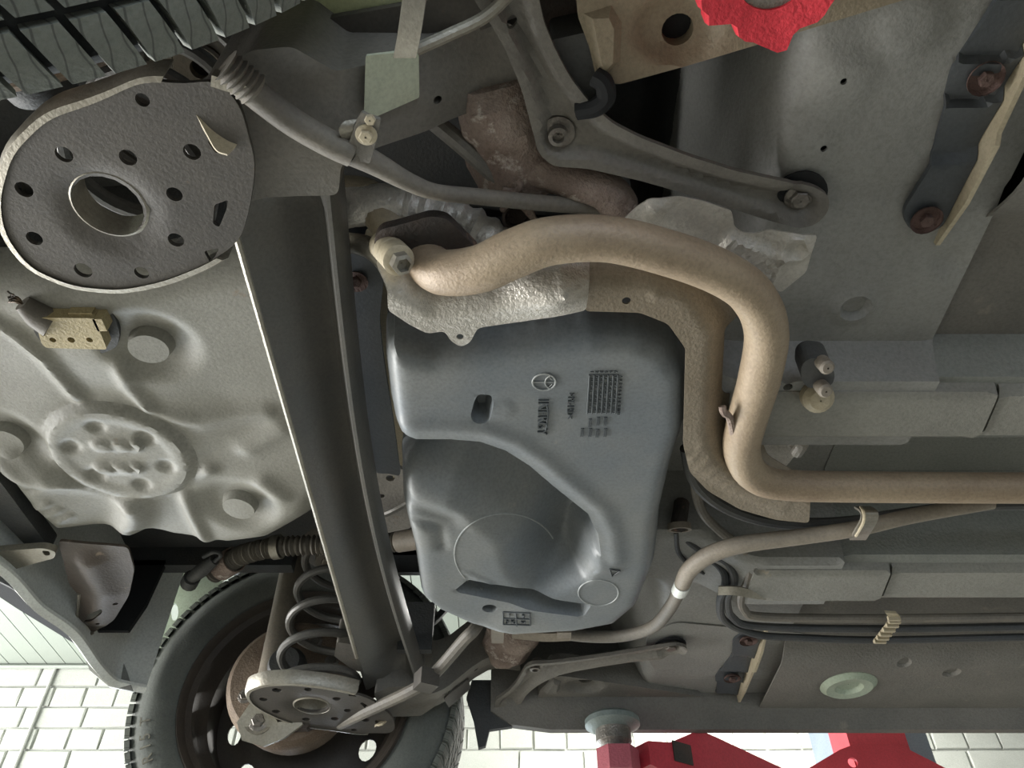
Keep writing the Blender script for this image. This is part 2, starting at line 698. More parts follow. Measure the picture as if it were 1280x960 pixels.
course, h0, ncell = .136, HC - .005 - .136, 0
for c in range(7):
    L = .40 if c % 2 == 0 else .21
    x = -3.55 - (.09 if c % 2 else 0)
    while x < 3.5:
        key = (c % 2, rb.randrange(3))
        if key not in protos:
            s = rough_brick(L - .012, course - .013, hash(key) % 99)
            protos[key] = obj('brick', (s[0] + np.array([x, YB + .022, h0 - c * course]), s[1]), M['brick'], wall, ang=0)
            protos[key]['base'] = x
            protos[key]['baseh'] = h0 - c * course
            x += L
            continue
        b0 = protos[key]
        b = b0.copy()
        scn.collection.objects.link(b)
        b.location = b0.location + Vector(((x - b0['base']) * SC, -rb.uniform(0, .006), (h0 - c * course - b0['baseh']) * SC))
        x += L
for b0 in list(wall.children):
    for k in ('base', 'baseh'):
        if k in b0:
            del b0[k]
rest = []
for c in range(7, 29):
    L = .40 if c % 2 == 0 else .21
    x = XL
    hh = h0 - c * course
    while x < XR - L:
        if not (-4.6 - L < x < -.65 and -.55 - course < hh < .8):
            v, f = bbox((x, YB, hh), (x + L - .012, YB + .022, hh + course - .013))
            rest.append((v, f))
        x += L
for c in range(7):
    for a, b in ((XL, -3.64), (3.6, XR)):
        x = a
        while x < b - .4:
            rest.append(bbox((x, YB, h0 - c * course), (x + .388, YB + .022, h0 - c * course + course - .013)))
            x += .4
obj('brickwork', join(*rest), M['brick'], wall, kind='stuff', ang=0)
structure('trim_back', tube([(XL, YB - .03, HC - .02), (XR, YB - .03, HC - .02)], .014, 8, sub=0), M['plank'])
o = obj('wall_cable', tube([(-3.06, YB - .02, HC - .03), (-3.06, YB - .02, .2)], .011, 8, sub=0), M['mortar'])
tag(o, 'thin vertical cable clipped down the white brick wall at lower left', 'cable')

lamp = thing('fill_lamp', (1.3, 4.35, HC - .06), 'added ceiling lamp brightening the far wall, unseen above the raised car', 'lamp')  # lamp added out of view to brighten the far wall
obj('housing', bevbox((.5, 4.29, HC - .045), (2.1, 4.41, HC - .002), .01), M['white'], lamp)  # housing of the added lamp
em = bpy.data.materials.new('lit_tube')
em.use_nodes = True
em.node_tree.nodes['Principled BSDF'].inputs['Emission Color'].default_value = (1, .98, .94, 1)
em.node_tree.nodes['Principled BSDF'].inputs['Emission Strength'].default_value = 6
obj('tube', tube([(.55, 4.35, HC - .06), (2.05, 4.35, HC - .06)], .014, 10, sub=0), em, lamp)  # glowing tube of the added lamp
area('lamp_fill', (1.3 * SC, 4.35 * SC, (HC - .085) * SC + CZ), (1.3 * SC, 4.6 * SC, 0), 1.3, .1, 75, (1, .98, .93))  # fill cast by the added lamp

# ------------------------------------------------------------------ car body
car = thing('car', (.3, YM, .74), 'pale green car raised on a lift, its grey underbody with spare wheel well in view', 'car')
HF = .76


def zfloor(x, y):
    x, y = np.asarray(x, float), np.asarray(y, float)
    h = HF + .10 * ss(.835, .875, y) * ss(1.10, 1.06, y)
    rl = ss(.17, .30, x)
    rf = ss(.29, .40, x)
    h = h - .05 * ss(.685, .705, y) * ss(.84, .825, y) * rl
    h = h - .05 * ss(1.095, 1.11, y) * ss(1.25, 1.235, y) * rf
    nf = ss(.70, .62, y) + ss(1.23, 1.31, y)
    h = h + .28 * ss(.285, .17, x) * nf + .2 * ss(.22, .06, x) * (1 - nf)
    for yy in (y, 2 * YM - y):                 # shallow ribs along the near and far pans
        h = h + .004 * gauss(yy - .47, .010) * ss(.28, .34, x) - .005 * gauss(yy - .335, .03) * ss(.2, .3, x)
    return h


def dimple(px, py, r, amp, h=HF):
    p = W(px, py, h)
    d = (p[1] + p[2]) * Q
    return p[0], p[1], r * d / F, amp


DIM = [dimple(1068, 382, 17, .010), dimple(1068, 382, 26, -.006), dimple(1190, 325, 20, .008), dimple(1050, 100, 40, -.004), dimple(1010, 190, 36, -.004),
       dimple(1000, 100, 30, .005), dimple(1140, 30, 40, -.006), dimple(915, 868, 20, .006), dimple(1000, 150, 20, .004)]


def zrear(x, y):
    h = zfloor(x, y)
    for a, b, r, k in DIM:
        h = h + k * ss(r * 1.15, r * .8, np.hypot(x - a, y - b))
    return h


rc = [circ(a, b, r * k, 26) for a, b, r, _ in DIM[:2] for k in (1.15, .8)]
ro = [(.205, .24), (.525, .24), (.525, 2 * YM - .24), (.205, 2 * YM - .24)]
hp = []
for q in ((1055, 102, 4.5), (1030, 186, 4.5), (985, 484, 6), (1057, 511, 6), (966, 474, 3), (1117, 518, 4)):
    z_ = zrear
    p = solve([q[:2]], z_)[0]
    hp.append(circ(p[0], p[1], q[2] * (p[1] + p[2]) * Q / F, 12))
obj('rear_floor_pan', sheet_xy(ro, zrear, hp, .0125, .004, rc), M['floor'], car, label='grey rear floor pan with pressed dimples and rails')
obj('heel_panel', sheet_xy([(-.02, .26), (.207, .26), (.207, 2 * YM - .26), (-.02, 2 * YM - .26)], zrear, (), .0125, .004), M['dark'], car, label='dark heel panel rising behind the floor pan')  # dark colour stands in for shade where the floor rises


def zfront(x, y):
    x, y = np.asarray(x, float), np.asarray(y, float)
    h = HF + .012 + .085 * ss(.835, .875, y) * ss(1.10, 1.06, y)
    h = h - .045 * (ss(1.38, 1.50, y) + ss(1.38, 1.50, 2 * YM - y))
    h = h - .052 * ss(.685, .705, y) * ss(.84, .825, y) - .052 * ss(1.095, 1.11, y) * ss(1.25, 1.235, y)
    for a, b, r, k in FD:
        h = h + k * ss(r * 1.15, r * .8, np.hypot(x - a, y - b))
    return h


FD = [dimple(1062, 861, 34, .006, .72), dimple(1062, 861, 22, .004, .72), dimple(1190, 842, 10, .006, .725), dimple(1128, 822, 8, .005, .74), dimple(1250, 300, 46, .008), dimple(1080, 748, 13, .004, .72)]
hp = []
for q in ((1245, 757, 7),):
    p = W(q[0], q[1], .72)
    hp.append(circ(p[0], p[1], q[2] * (p[1] + p[2]) * Q / F, 12))
for (y0, y1, m_, lb) in ((.24, .685, 'floor_dark', 'brown grey near front floor pan with rough underseal'), (.683, 1.252, 'tunnel', 'grey centre tunnel floor above the straight exhaust'),
                         (1.25, 2 * YM - .24, 'floor_dark', 'brown grey far front floor pan with a round drain dimple')):
    rc = [circ(a, b, r * k, 26) for a, b, r, _ in FD[:4] for k in (1.15, .8) if y0 + r * 1.3 < b < y1 - r * 1.3]
    obj('front_floor_pan', sheet_xy([(.518, y0), (2.6, y0), (2.6, y1), (.518, y1)], zfront, [h_ for h_ in hp if y0 < h_[0][1] < y1], .014, .004, rc), M[m_], car, label=lb)
obj('cabin_underlay', sheet_xy([(-.02, .20), (2.6, .20), (2.6, 1.72), (-.02, 1.72)], lambda x, y: zfloor(x, y) + .05, (), .05, .01), M['black'], car)
# lighter rail skins along both long rails
for (y0, y1, nm, xs) in ((.705, .825, 'near', .30), (1.11, 1.235, 'far', .385)):
    z = lambda x, y: HF - .056 + .045 * (1 - ss(-.002, .022, np.minimum(y - y0, y1 - y))) + 0 * x
    obj('floor_rail', join(sheet_xy([(xs, y0 + .02), (xs + .03, y0), (.60, y0), (.61, y1 - .03), (.59, y1), (xs + .06, y1), (xs, y1 - .04)], z, (), .010, .004),
                           sheet_xy([(.605, y0 + .004), (2.6, y0 + .004), (2.6, y1 - .003), (.598, y1 - .003), (.616, y1 - .03)], lambda x, y: z(x, y) + .004, (), .012, .004)),
        mat('rail_paint_' + nm, '#86857d', '#7a7972', 8, .5, 0, .2, '#958b78', .66), car, label='long pressed floor rail with an overlapped joint')
pg_ = W(1062, 861, .722)
obj('plug', lathe([(.001, .004), (.022, .004), (.028, -.004), (.045, -.006), (.056, .002), (.058, .008)], (pg_[0], pg_[1], .727), (0, 0, 1), 32), M['green'], car, label='pale green round floor plug')
obj('inner_side_panel', sheet([(305, 66), (372, 30), (530, 2), (600, -25), (640, -30), (650, 20), (525, 66), (430, 92), (370, 56)], .785, [(473, 53, 10), (399, 58, 4.5)], .02, .01, 4), M['platedark'], car, label='brown panel with a round hole')
# tunnel cross joints
for x in (.46, .72):
    for (ya, yb) in ((.85, .88), (1.05, 1.085)):
        obj('seam', box((x, (ya + yb) / 2, HF + .05), (.012, .09, .004), .1), M['seam'], car)
# near and far side members (the beige one shows at the top of the picture)


HM = .748


def zmem(x, y):
    a = W(845, 38, HM)
    b = [W(q, w, HM)[:2] for q, w in ((735, 18), (762, 12), (772, 30), (770, 75), (752, 92), (745, 70))]
    h = np.full(np.shape(x), HM)
    h = h + .014 * ss(.046, .028, np.hypot((x - a[0]), (y - a[1]) * 1.35))
    h = h - .010 * ss(.004, -.004, sdpoly(x, y, b))
    return h


mem = sheet([(715, -90), (722, 20), (737, 60), (745, 97), (772, 106), (860, 82), (960, 52), (1130, 0), (1330, -62), (1330, -140), (715, -140)], zmem, [(847, 37, 20)], .008, .05, 8, [offs([W(q, w, HM)[:2] for q, w in ((735, 18), (762, 12), (772, 30), (770, 75), (752, 92), (745, 70))], k) for k in (.004, -.004)])
for s, n in ((mem, 0), (mir(mem), 1)):
    obj('side_member', s, M['floor_dark'] if n else M['beige'], car, label='dark side member' if n else 'beige stained side member with an oval hole')
o_ = W(845, 37, HM)
mc = lathe([(.001, 0), (.04, 0), (.04, .004), (.001, .004)], (o_[0], o_[1], HM + .03), (0, 0, 1), 16)
obj('hole_backing', mc, M['black'], car)
# outrigger brackets: dark scalloped pockets with a cream flange
for k in range(2):
    T = (lambda s: s) if k == 0 else mir
    def zout(x, y):
        yy = y + 9 * (x - .447) ** 2 + .15 * (x - .447)
        e = [.20, .262, .323, .364, .4215, .56]
        h = np.full(np.shape(x), HF - .008)
        for i in range(5):
            f_ = np.clip((yy - e[i]) / (e[i + 1] - e[i]), 0, 1)
            h = np.where((yy > e[i]) & (yy <= e[i + 1]), HF - .004 - .011 * (1 - f_) ** 1.3 * ss(0, .09, f_), h)
        return h
    t_ = sheet_xy(fillet([(.428, .25), (.472, .25), (.472, .515), (.436, .515), (.420, .49), (.430, .42), (.420, .37), (.412, .33), (.424, .30)], .012), zout, (), .0055, .006)
    br = obj('outrigger_bracket', T(t_), M['bluish'], car, label='dark scalloped bracket with a cream flange')
    fl = plane_sheet(np.array([(.473, .25, HF), (.473, .25, HF - .024), (.473, .30, HF - .026), (.473, .39, HF - .024), (.473, .40, HF - .030), (.473, .47, HF - .024), (.473, .535, HF - .006), (.473, .535, HF)]),
                     (1, 0, 0), (), .03, .005)
    obj('flange', T(fl), M['cream'], br, label='cream bent flange')
    for px, py in ((1232, 98), (1158, 275)):
        p = W(px, py, HF - .014)
        sc_ = join(lathe([(.001, 0), (.014, 0), (.017, .004), (.017, .006)], (p[0], p[1], HF - .010), (0, 0, -1), 16), bolt((p[0], p[1], HF - .012), .0075, washer=False))
        obj('bolt', T(sc_), M['rustred'], br, label='rusty bolt')
# sills
sec = [(1.676, .80), (1.678, .752), (1.684, .728), (1.698, .712), (1.703, .69), (1.722, .69), (1.735, .72), (1.76, .80), (1.74, 1.15), (1.72, 1.15), (1.73, .80), (1.70, .80)]
for k in range(2):
    s_ = []
    for x, d_ in ((-.045, .04), (.0, .01), (.08, 0), (2.6, 0)):
        s_.append(np.array([(x, y, h + d_) for y, h in sec]))
    s = sweep(s_)
    obj('sill', s if k else mir(s), M['floor_dark'], car, label='dark sill edge along the flank of the car')
# high rear floor, arches, cabin block that keep the daylight of the hall out
obj('luggage_floor', join(bbox((-.86, .40, 1.0), (.02, 1.53, 1.03)), bbox((-.86, 1.50, .955), (-.47, 1.53, 1.28)), bbox((-.86, .40, .955), (-.47, .43, 1.28)), bbox((-.47, 1.50, 1.0), (.02, 1.53, 1.28)), bbox((-.47, .40, 1.0), (.02, .43, 1.28)),
                          bbox((-.01, .2, .93), (.02, 1.73, 1.28))), M['dark'], car)
arch = join(bbox((-.86, 1.5, 1.25), (.02, 1.74, 1.28)), bbox((-.86, 1.735, 1.085), (.02, 1.75, 1.28)))
obj('wheel_arch', arch, M['dark'], car)
obj('wheel_arch', mir(arch), M['dark'], car)
gh = []
for (x0, x1, y0, h) in ((-.87, 3.2, .175, 1.27), (-.9, 3.25, .16, 1.5), (-.8, 3.1, .2, 1.75), (-.55, 2.5, .32, 2.13), (-.5, 2.4, .36, 2.16)):
    l = fillet([(x0, y0), (x1, y0), (x1, 2 * YM - y0), (x0, 2 * YM - y0)], .12, 5)
    gh.append(np.column_stack([l, np.full(len(l), h)]))
obj('cabin_shell', sweep(gh), M['white'], car)
# rear quarter panels beside the wheel (pale green) with their arch edge
rq = plane_sheet(PY((300, 690, 1.72), (262, 755, 1.72), (196, 830, 1.72), (176, 868, 1.72), (160, 862, 1.72), (166, 815, 1.72), (182, 760, 1.72), (205, 700, 1.72), (215, 660, 1.72), (300, 660, 1.72)),
                 (0, 1, 0), [PY(*[(218 + 5 * math.cos(t), 765 + 11 * math.sin(t), 1.72) for t in np.linspace(0, 6.28, 11)[:-1]])], .03, .006)
for k in range(2):
    obj('rear_arch_panel', rq if k == 0 else mir(rq), M['green'], car, label='pale green inner panel edging the wheel arch')
iq = plane_sheet(PY((98, 800, 1.62), (112, 838, 1.62), (136, 858, 1.62), (166, 864, 1.62), (152, 820, 1.62), (148, 797, 1.62)), (0, 1, 0), (), .04, .006)
obj('inner_quarter_panel', iq, M['floor'], car)
obj('inner_quarter_panel', mir(iq), M['floor'], car)
s = plane_sheet(PY((150, 797, 1.66), (157, 835, 1.66), (168, 866, 1.66), (180, 850, 1.66), (182, 795, 1.66), (170, 770, 1.66)), (0, 1, 0), (), .04, .006)
obj('arch_gusset', s, M['dark'], car)
obj('arch_gusset', mir(s), M['dark'], car)
s = sheet([(20, 692), (180, 700), (215, 715), (190, 790), (110, 815), (20, 760), (-40, 720)], 1.04, (), .05, .02)
obj('cavity_shade', s, M['black'], car)  # black sheet paints the shade in the hollow above the bumper

# ------------------------------------------------------------------ spare wheel well (part of the body)
HW = .80


def wp(*pts):
    return [tuple(W(a, b, HW)[:2]) for a, b in pts]


C0 = wp((152, 565))[0]
CAPS = wp((188, 432), (8, 553), (300, 630))
WRIM = [(-260, 345), (0, 344), (60, 343), (200, 335), (330, 318), (425, 325), (458, 420), (452, 520), (430, 600), (395, 648), (340, 680), (290, 691), (215, 686), (140, 672), (62, 676), (30, 642), (2, 603), (-80, 520), (-260, 420)]
RIMW = W(np.array([q[0] for q in WRIM]), np.array([q[1] for q in WRIM]), HW)[:, :2]
RG = [(wp((-20, 392), (20, 412), (55, 440), (82, 475), (116, 516)), .011, -.010), (wp((163, 612), (170, 640), (160, 665), (146, 684)), .026, -.024),
      (wp((152, 450), (162, 480), (184, 508)), .012, -.008), (wp((231, 616), (240, 640), (262, 690)), .012, -.010), (wp((116, 600), (165, 618), (205, 605), (260, 585)), .014, -.010),
      (wp((190, 516), (250, 528), (330, 520)), .016, -.007), (wp((0, 585), (50, 600), (100, 596)), .018, -.009), (wp((310, 560), (350, 540)), .02, -.008), (wp((330, 600), (352, 615)), .015, -.007),
      (wp((20, 570), (70, 600), (110, 605)), .02, -.008), (wp((170, 662), (215, 690)), .012, .008), (wp((35, 612), (47, 606)), .006, .006)]
for i in range(3):
    RG.append((wp((46 + 13 * i, 634 + 9 * i), (62 + 13 * i, 626 + 9 * i)), .006, -.005))


def zwell(x, y):
    x, y = np.asarray(x, float), np.asarray(y, float)
    sd = -sdpoly(x, y, [tuple(q) for q in RIMW])
    h = HW + .06 * (1 - np.sqrt(np.clip(1 - (1 - np.clip(sd / .05, 0, 1)) ** 2, 0, 1)))
    dx, dy = x - C0[0], y - C0[1]
    r = np.hypot(dx, dy)
    th = np.arctan2(dy, dx)
    h = h + .010 * ss(.11, .22, r) * ss(.5, .3, r) * np.cos(3 * th + 1.1)
    for pl, w, a in RG:
        h = h + a * gauss(dseg(x, y, pl), w) * ss(.100, .130, r)
    h = h - .012 * ss(.112, .098, r) + .003 * ss(.088, .07, r)
    for k in range(6):
        a = k * math.pi / 3 + .35
        h = h + .005 * ss(.017, .008, np.hypot(dx - .068 * math.cos(a), dy - .068 * math.sin(a)))
    for j in (-1, 1):
        h = h - .006 * ss(.004, -.002, dseg(x, y, [(C0[0] - .028 + .008 * j, C0[1] - .026 * j), (C0[0] + .024 + .008 * j, C0[1] - .026 * j)]) - .011)
        for q in (-.012, .016):
            h = h + .004 * gauss(dseg(x, y, [(C0[0] + q + .008 * j, C0[1] - .026 * j - .008), (C0[0] + q + .006 + .008 * j, C0[1] - .026 * j + .008)]), .0035)
    for a, b in CAPS:
        q = np.hypot(x - a, y - b)
        h = h + .014 * ss(.075, .03, q) - .016 * ss(.029, .0255, q)
    return h


wo = W(*np.array(fillet(WRIM, 30, 5)).T, HW)[:, :2]
well = obj('spare_wheel_well', sheet_xy(wo, zwell, (), .0068, .004, [circ(a, b, k, 30) for a, b in CAPS for k in (.029, .0255)] + [circ(C0[0], C0[1], k, 60) for k in (.112, .098)]), M['well'], car, label='pale grey pressed spare wheel well with round plugs')
wl = obj('well_collar', sweep([np.column_stack([resample(wo, .03), np.full(len(resample(wo, .03)), h)]) for h in (.862, 1.005)], True), M['dark'], car)
s = sheet([(-60, 545), (0, 602), (34, 648), (66, 690), (40, 690), (16, 665), (-10, 640), (-60, 600)], .80, (), .05, .03)
obj('rear_cross_rail', s, M['dark'], car, label='dark rail behind the spare wheel well')
s = plane_sheet(P3((-40, 606, .84), (6, 618, .84), (20, 640, .84), (40, 690, .84), (-40, 690, .84)), (0, 0, 1), (), .05, .01)
obj('rear_lower_panel', s, M['floor'], car)

# ------------------------------------------------------------------ rear bumper
bl = P3((-150, 640, .74), (-60, 685, .74), (0, 722, .74), (40, 764, .74), (84, 796, .74), (114, 836, .74), (136, 857, .74), (160, 864, .74), (180, 868, .74))
bl = bl[bl[:, 1] > YM]
bl = np.vstack([np.array([bl[0][0] - .0, YM, .74]), bl])
full = np.vstack([np.column_stack([bl[::-1, 0], 2 * YM - bl[::-1, 1], bl[::-1, 2]]), bl[1:]])
path = spline(full, 5)
t = np.gradient(path, axis=0)
nn = np.column_stack([t[:, 1], -t[:, 0], 0 * t[:, 0]])
nn /= np.linalg.norm(nn, axis=1)[:, None]
if nn[len(nn) // 2][0] < 0:
    nn = -nn                                    # inwards
secs = []
for p, n_ in zip(path, nn):
    secs.append(np.array([p + n_ * .016 + [0, 0, .008], p + n_ * .004, p - n_ * .006 + [0, 0, .008], p - n_ * .012 + [0, 0, .05], p - n_ * .02 + [0, 0, .30],
                          p - n_ * .008 + [0, 0, .30], p + [0, 0, .05], p + n_ * .004 + [0, 0, .016], p + n_ * .016 + [0, 0, .014]]))
bump = thing('rear_bumper', full[len(full) // 2], 'white rear bumper skin curving round the corner at lower left', 'bumper')
obj('bumper_skin', sweep(secs), M['white'], bump)
o = obj('bumper_stay', sheet([(-70, 702), (0, 689), (55, 685), (70, 690), (68, 698), (48, 703), (0, 717), (-70, 740)], .77, [[(52, 688), (62, 689), (63, 694), (56, 695)]], .02, .012), M['steel'], bump, label='light grey stay with a small hole')
t_ = WY(44, 726, 1.45)
obj('reflector', join(lathe([(.001, 0), (.012, 0), (.012, .01), (.001, .012)], t_, (0, -1, -1), 12)), M['redlamp'], bump, label='small red lens')
p = W(70, 766, 1.02)
obj('reflector', box(p, (.05, .02, .02), .5), M['redlamp'], bump, label='dim red lens')
obj('bumper_wire', tube(PY((46, 723, 1.44), (64, 722, 1.44), (84, 727, 1.44)), .0018, 6), M['steel'], bump)
obj('bumper_shade', plane_sheet(PY((-30, 705, 1.5), (15, 700, 1.5), (208, 700, 1.5), (182, 756, 1.5), (160, 788, 1.5), (96, 788, 1.5), (58, 768, 1.5), (12, 733, 1.5), (-30, 712, 1.5)), (0, 1, 0), (), .05, .01), M['black'], car)  # black sheet added for the darkness inside the bumper
# towing bracket
HT = .79


def ztow(x, y):
    a = [tuple(W(*q, HT)[:2]) for q in ((112, 700), (128, 735), (120, 770))]
    return HT - .016 * gauss(dseg(x, y, a), .03) + 0 * x


tow = obj('tow_bracket', sheet([(72, 676), (160, 684), (168, 712), (161, 745), (142, 776), (116, 791), (93, 797), (88, 791), (97, 768), (99, 745), (86, 730), (79, 700)], ztow,
                               [[(104, 778), (112, 767), (127, 761), (128, 766), (114, 777)], (122, 780, 2.5), (144, 755, 3)], .008, .005, 6), M['tow'])
tag(tow, 'tapered rusty brown towing bracket with slot and bent bright lip, below the spare wheel well', 'bracket')
obj('lip', tube(P3((99, 742, HT - .004), (97, 768, HT - .005), (89, 790, HT - .005), (94, 797, HT - .004), (116, 791, HT - .003)), .0035, 6), M['steel'], tow, label='bright bent lip')
# ------------------------------------------------------------------ rear axle
axle = thing('rear_axle', (-.22, YM, .65), 'black torsion beam rear axle with open channel crossing the picture beside the fuel tank', 'axle')
NS = 44
ys = np.linspace(.405, 2 * YM - .405, NS)
secs = []
for y in ys:
    e = min(y - .405, 2 * YM - .405 - y)
    b = .70
    kk = lambda x_: float(ss(0, .05, e - .035 * ((x_ + .222) / .05) ** 2))
    lo = [(-.284, b + .010), (-.281, b - .007), (-.276, b - .007), (-.264, b + .004), (-.247, b + .016), (-.230, b + .031), (-.214, b + .045), (-.202, b + .050), (-.194, b + .042),
          (-.188, b + .022), (-.184, b + .004), (-.180, b - .005), (-.176, b - .005), (-.172, b + .003), (-.169, b + .016), (-.168, b + .035)]
    lo = [(x_, b + (h_ - b) * (kk(x_) if h_ > b + .003 and -.27 < x_ < -.183 else 1)) for x_, h_ in lo]
    hi = [(x_, h_ + .008) for x_, h_ in lo[1:-1]][::-1]
    hi = [(-.176, b + .035)] + hi
    wst = math.sin(math.pi * (y - .405) / (2 * YM - .81))
    secs.append(np.array([(x_ - .026 * wst * float(ss(-.275, -.19, x_)), y, h_) for x_, h_ in lo + hi]))
tbm = obj('torsion_beam', sweep(secs), M['axle'], axle, label='long black open channel beam')
obj('beam_highlight', tube([(-.2805, y, .6945) for y in ys[2:-2:4]], .0042, 8, sub=2), M['steel'], tbm, label='bright worn edge of the beam')  # pale tube paints the highlight along the beam's left edge


def zplate(x, y):
    return .652 + .004 * ss(.05, .035, np.hypot(x + .375, y - .425))


HPL = .652
PLO = [(0, 250), (7, 293), (38, 334), (92, 357), (150, 362), (205, 351), (262, 328), (300, 302), (312, 262), (320, 205), (300, 130), (270, 100), (230, 105), (180, 100), (120, 128), (60, 148), (16, 192)]
phl = [(30, 237, 11), (43, 298, 10), (104, 338, 11), (177, 341, 9), (220, 300, 10), (218, 243, 10), (240, 190, 11), (160, 197, 11), (80, 193, 11), (178, 125, 9),
       [(268, 256), (285, 250), (283, 262), (274, 284), (266, 280)], [(255, 314), (274, 310), (268, 322), (262, 328)], [(262, 166), (268, 164), (286, 184), (270, 192), (260, 178)]]
big = W(135, 258, HPL)
ph3 = phl + [(135, 258, 43)]
pl = sheet(PLO, zplate, ph3, .012, .005, 22)
edge = solve(fillet(PLO, 22), zplate)
i0 = [i for i, q in enumerate(edge) if q[0] < -.27]
ctr = np.array([-.375, .425])
rim_sec = []
ring = [q for q in edge if q[0] < -.285]
ang = [math.atan2(q[1] - ctr[1], q[0] - ctr[0]) % (2 * math.pi) for q in ring]
ring = [q for _, q in sorted(zip(ang, ring), key=lambda t: t[0])]
for q in ring:
    n_ = np.append(q[:2] - ctr, 0)
    n_ /= np.linalg.norm(n_)
    rim_sec.append(np.array([q + n_ * .000 + [0, 0, -.002], q + n_ * .006 + [0, 0, -.001], q + n_ * .010 + [0, 0, .006], q + n_ * .010 + [0, 0, .024], q + n_ * .005 + [0, 0, .024], q + n_ * .004 + [0, 0, .006]]))
rimf = sweep(rim_sec)
armo = [(246, 112), (285, 86), (312, 63), (365, 58), (420, 90), (530, 58), (615, 22), (664, 40), (656, 112), (600, 135), (530, 165), (470, 185), (440, 198), (426, 207), (423, 244), (330, 247), (300, 256), (292, 215), (282, 160)]
arm = sheet(armo, lambda x, y: .664 + .024 * ss(-.29, -.22, x) + .088 * ss(-.17, -.02, x) + .012 * gauss(dseg(x, y, [tuple(W(a, b, .7)[:2]) for a, b in ((370, 100), (480, 110), (600, 80))]), .03), [(547, 125, 5), (474, 52, 9)], .02, .11, 10)
rb_ = random.Random(5)
p = W(640, 165, .80)


def lump(i, t):
    return 1 + .05 * math.sin(3 * t + i) + .05 * math.sin(5 * t + 2.3 * i) + rb_.uniform(-.03, .03)


bush = lathe([(.001, -.065), (.038, -.065), (.050, -.05), (.052, -.02), (.047, 0), (.052, .02), (.050, .05), (.036, .065), (.001, .065)], p, (.25, 1, 0), 26, rfun=lump)
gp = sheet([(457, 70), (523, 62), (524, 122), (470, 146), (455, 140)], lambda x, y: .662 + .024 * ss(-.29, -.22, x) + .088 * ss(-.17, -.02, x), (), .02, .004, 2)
# damper foot below the hub plate
dp = np.array([-.49, 1.585, .655])
foot = join(plane_sheet(dp + .75 * np.array([(-.035, 0, -.045), (.02, 0, -.06), (.07, 0, -.04), (.115, 0, -.005), (.11, 0, .01), (.05, 0, .0), (.03, 0, .03), (0, 0, .05), (-.03, 0, .045), (-.055, 0, 0)]), (0, 1, .3), (), .03, .012))
for k in range(2):
    T = (lambda s: s) if k == 0 else mir
    a_ = obj('spring_plate', T(pl), M['platedark'], axle, label='round drilled spring plate with a large flanged hole')
    obj('rim_flange', T(rimf), M['steel'], a_, label='bright upturned rim')
    obj('hole_collar', T(lathe([(.0335, 0), (.0325, .004), (.0315, .03), (.0345, .03), (.0365, .002)], big + [0, 0, .002], (0, 0, 1), 36, close=True)), M['steel'], a_, label='bright collar of the large hole')
    b_ = obj('trailing_arm', T(arm), M['plate'], axle, label='thick boxed trailing arm')
    obj('arm_patch', T(gp), M['litpatch'] if k == 0 else M['platedark'], b_, label='paler flat plate' if k == 0 else 'flat plate')  # near copy is paler to paint a lit patch
    obj('lit_edge', T(ribbon(P3((231, 112, .668), (250, 132, .660), (266, 160, .655), (278, 180, .650), (292, 186, .650)), (.5, -.3, .6), .016, .004)), M['cream'], b_, label='bright folded edge')  # cream ribbon paints light on the inner edge of the arm
    obj('bushing', T(bush), M['rust'], axle, label='rust flaked pivot bushing')
    if k:                                  # the near lug lies outside the picture
        f_ = obj('damper_foot', foot, M['steel'], axle, label='bright lug that holds the damper')
        obj('bolt', bolt(dp + [0, -.004, 0], .013, (0, -1, 0)), M['screw'], f_)
    hub = lathe([(.001, -.04), (.03, -.04), (.04, -.02), (.04, 0), (.001, 0)], (-.46, 2 * YM - 1.60, .77), (0, -1, 0), 24)
    obj('stub_axle', T(hub), M['dark'], axle)
    cn = sheet([(300, 150), (330, 190), (320, 240), (250, 260), (215, 200), (230, 130), (262, 115)], .75, (), .03, .05)
    obj('hub_bracket', T(cn), M['plate'], axle)

# ------------------------------------------------------------------ wheels
WC = np.array([-.46, 0, .762])
WR = .352


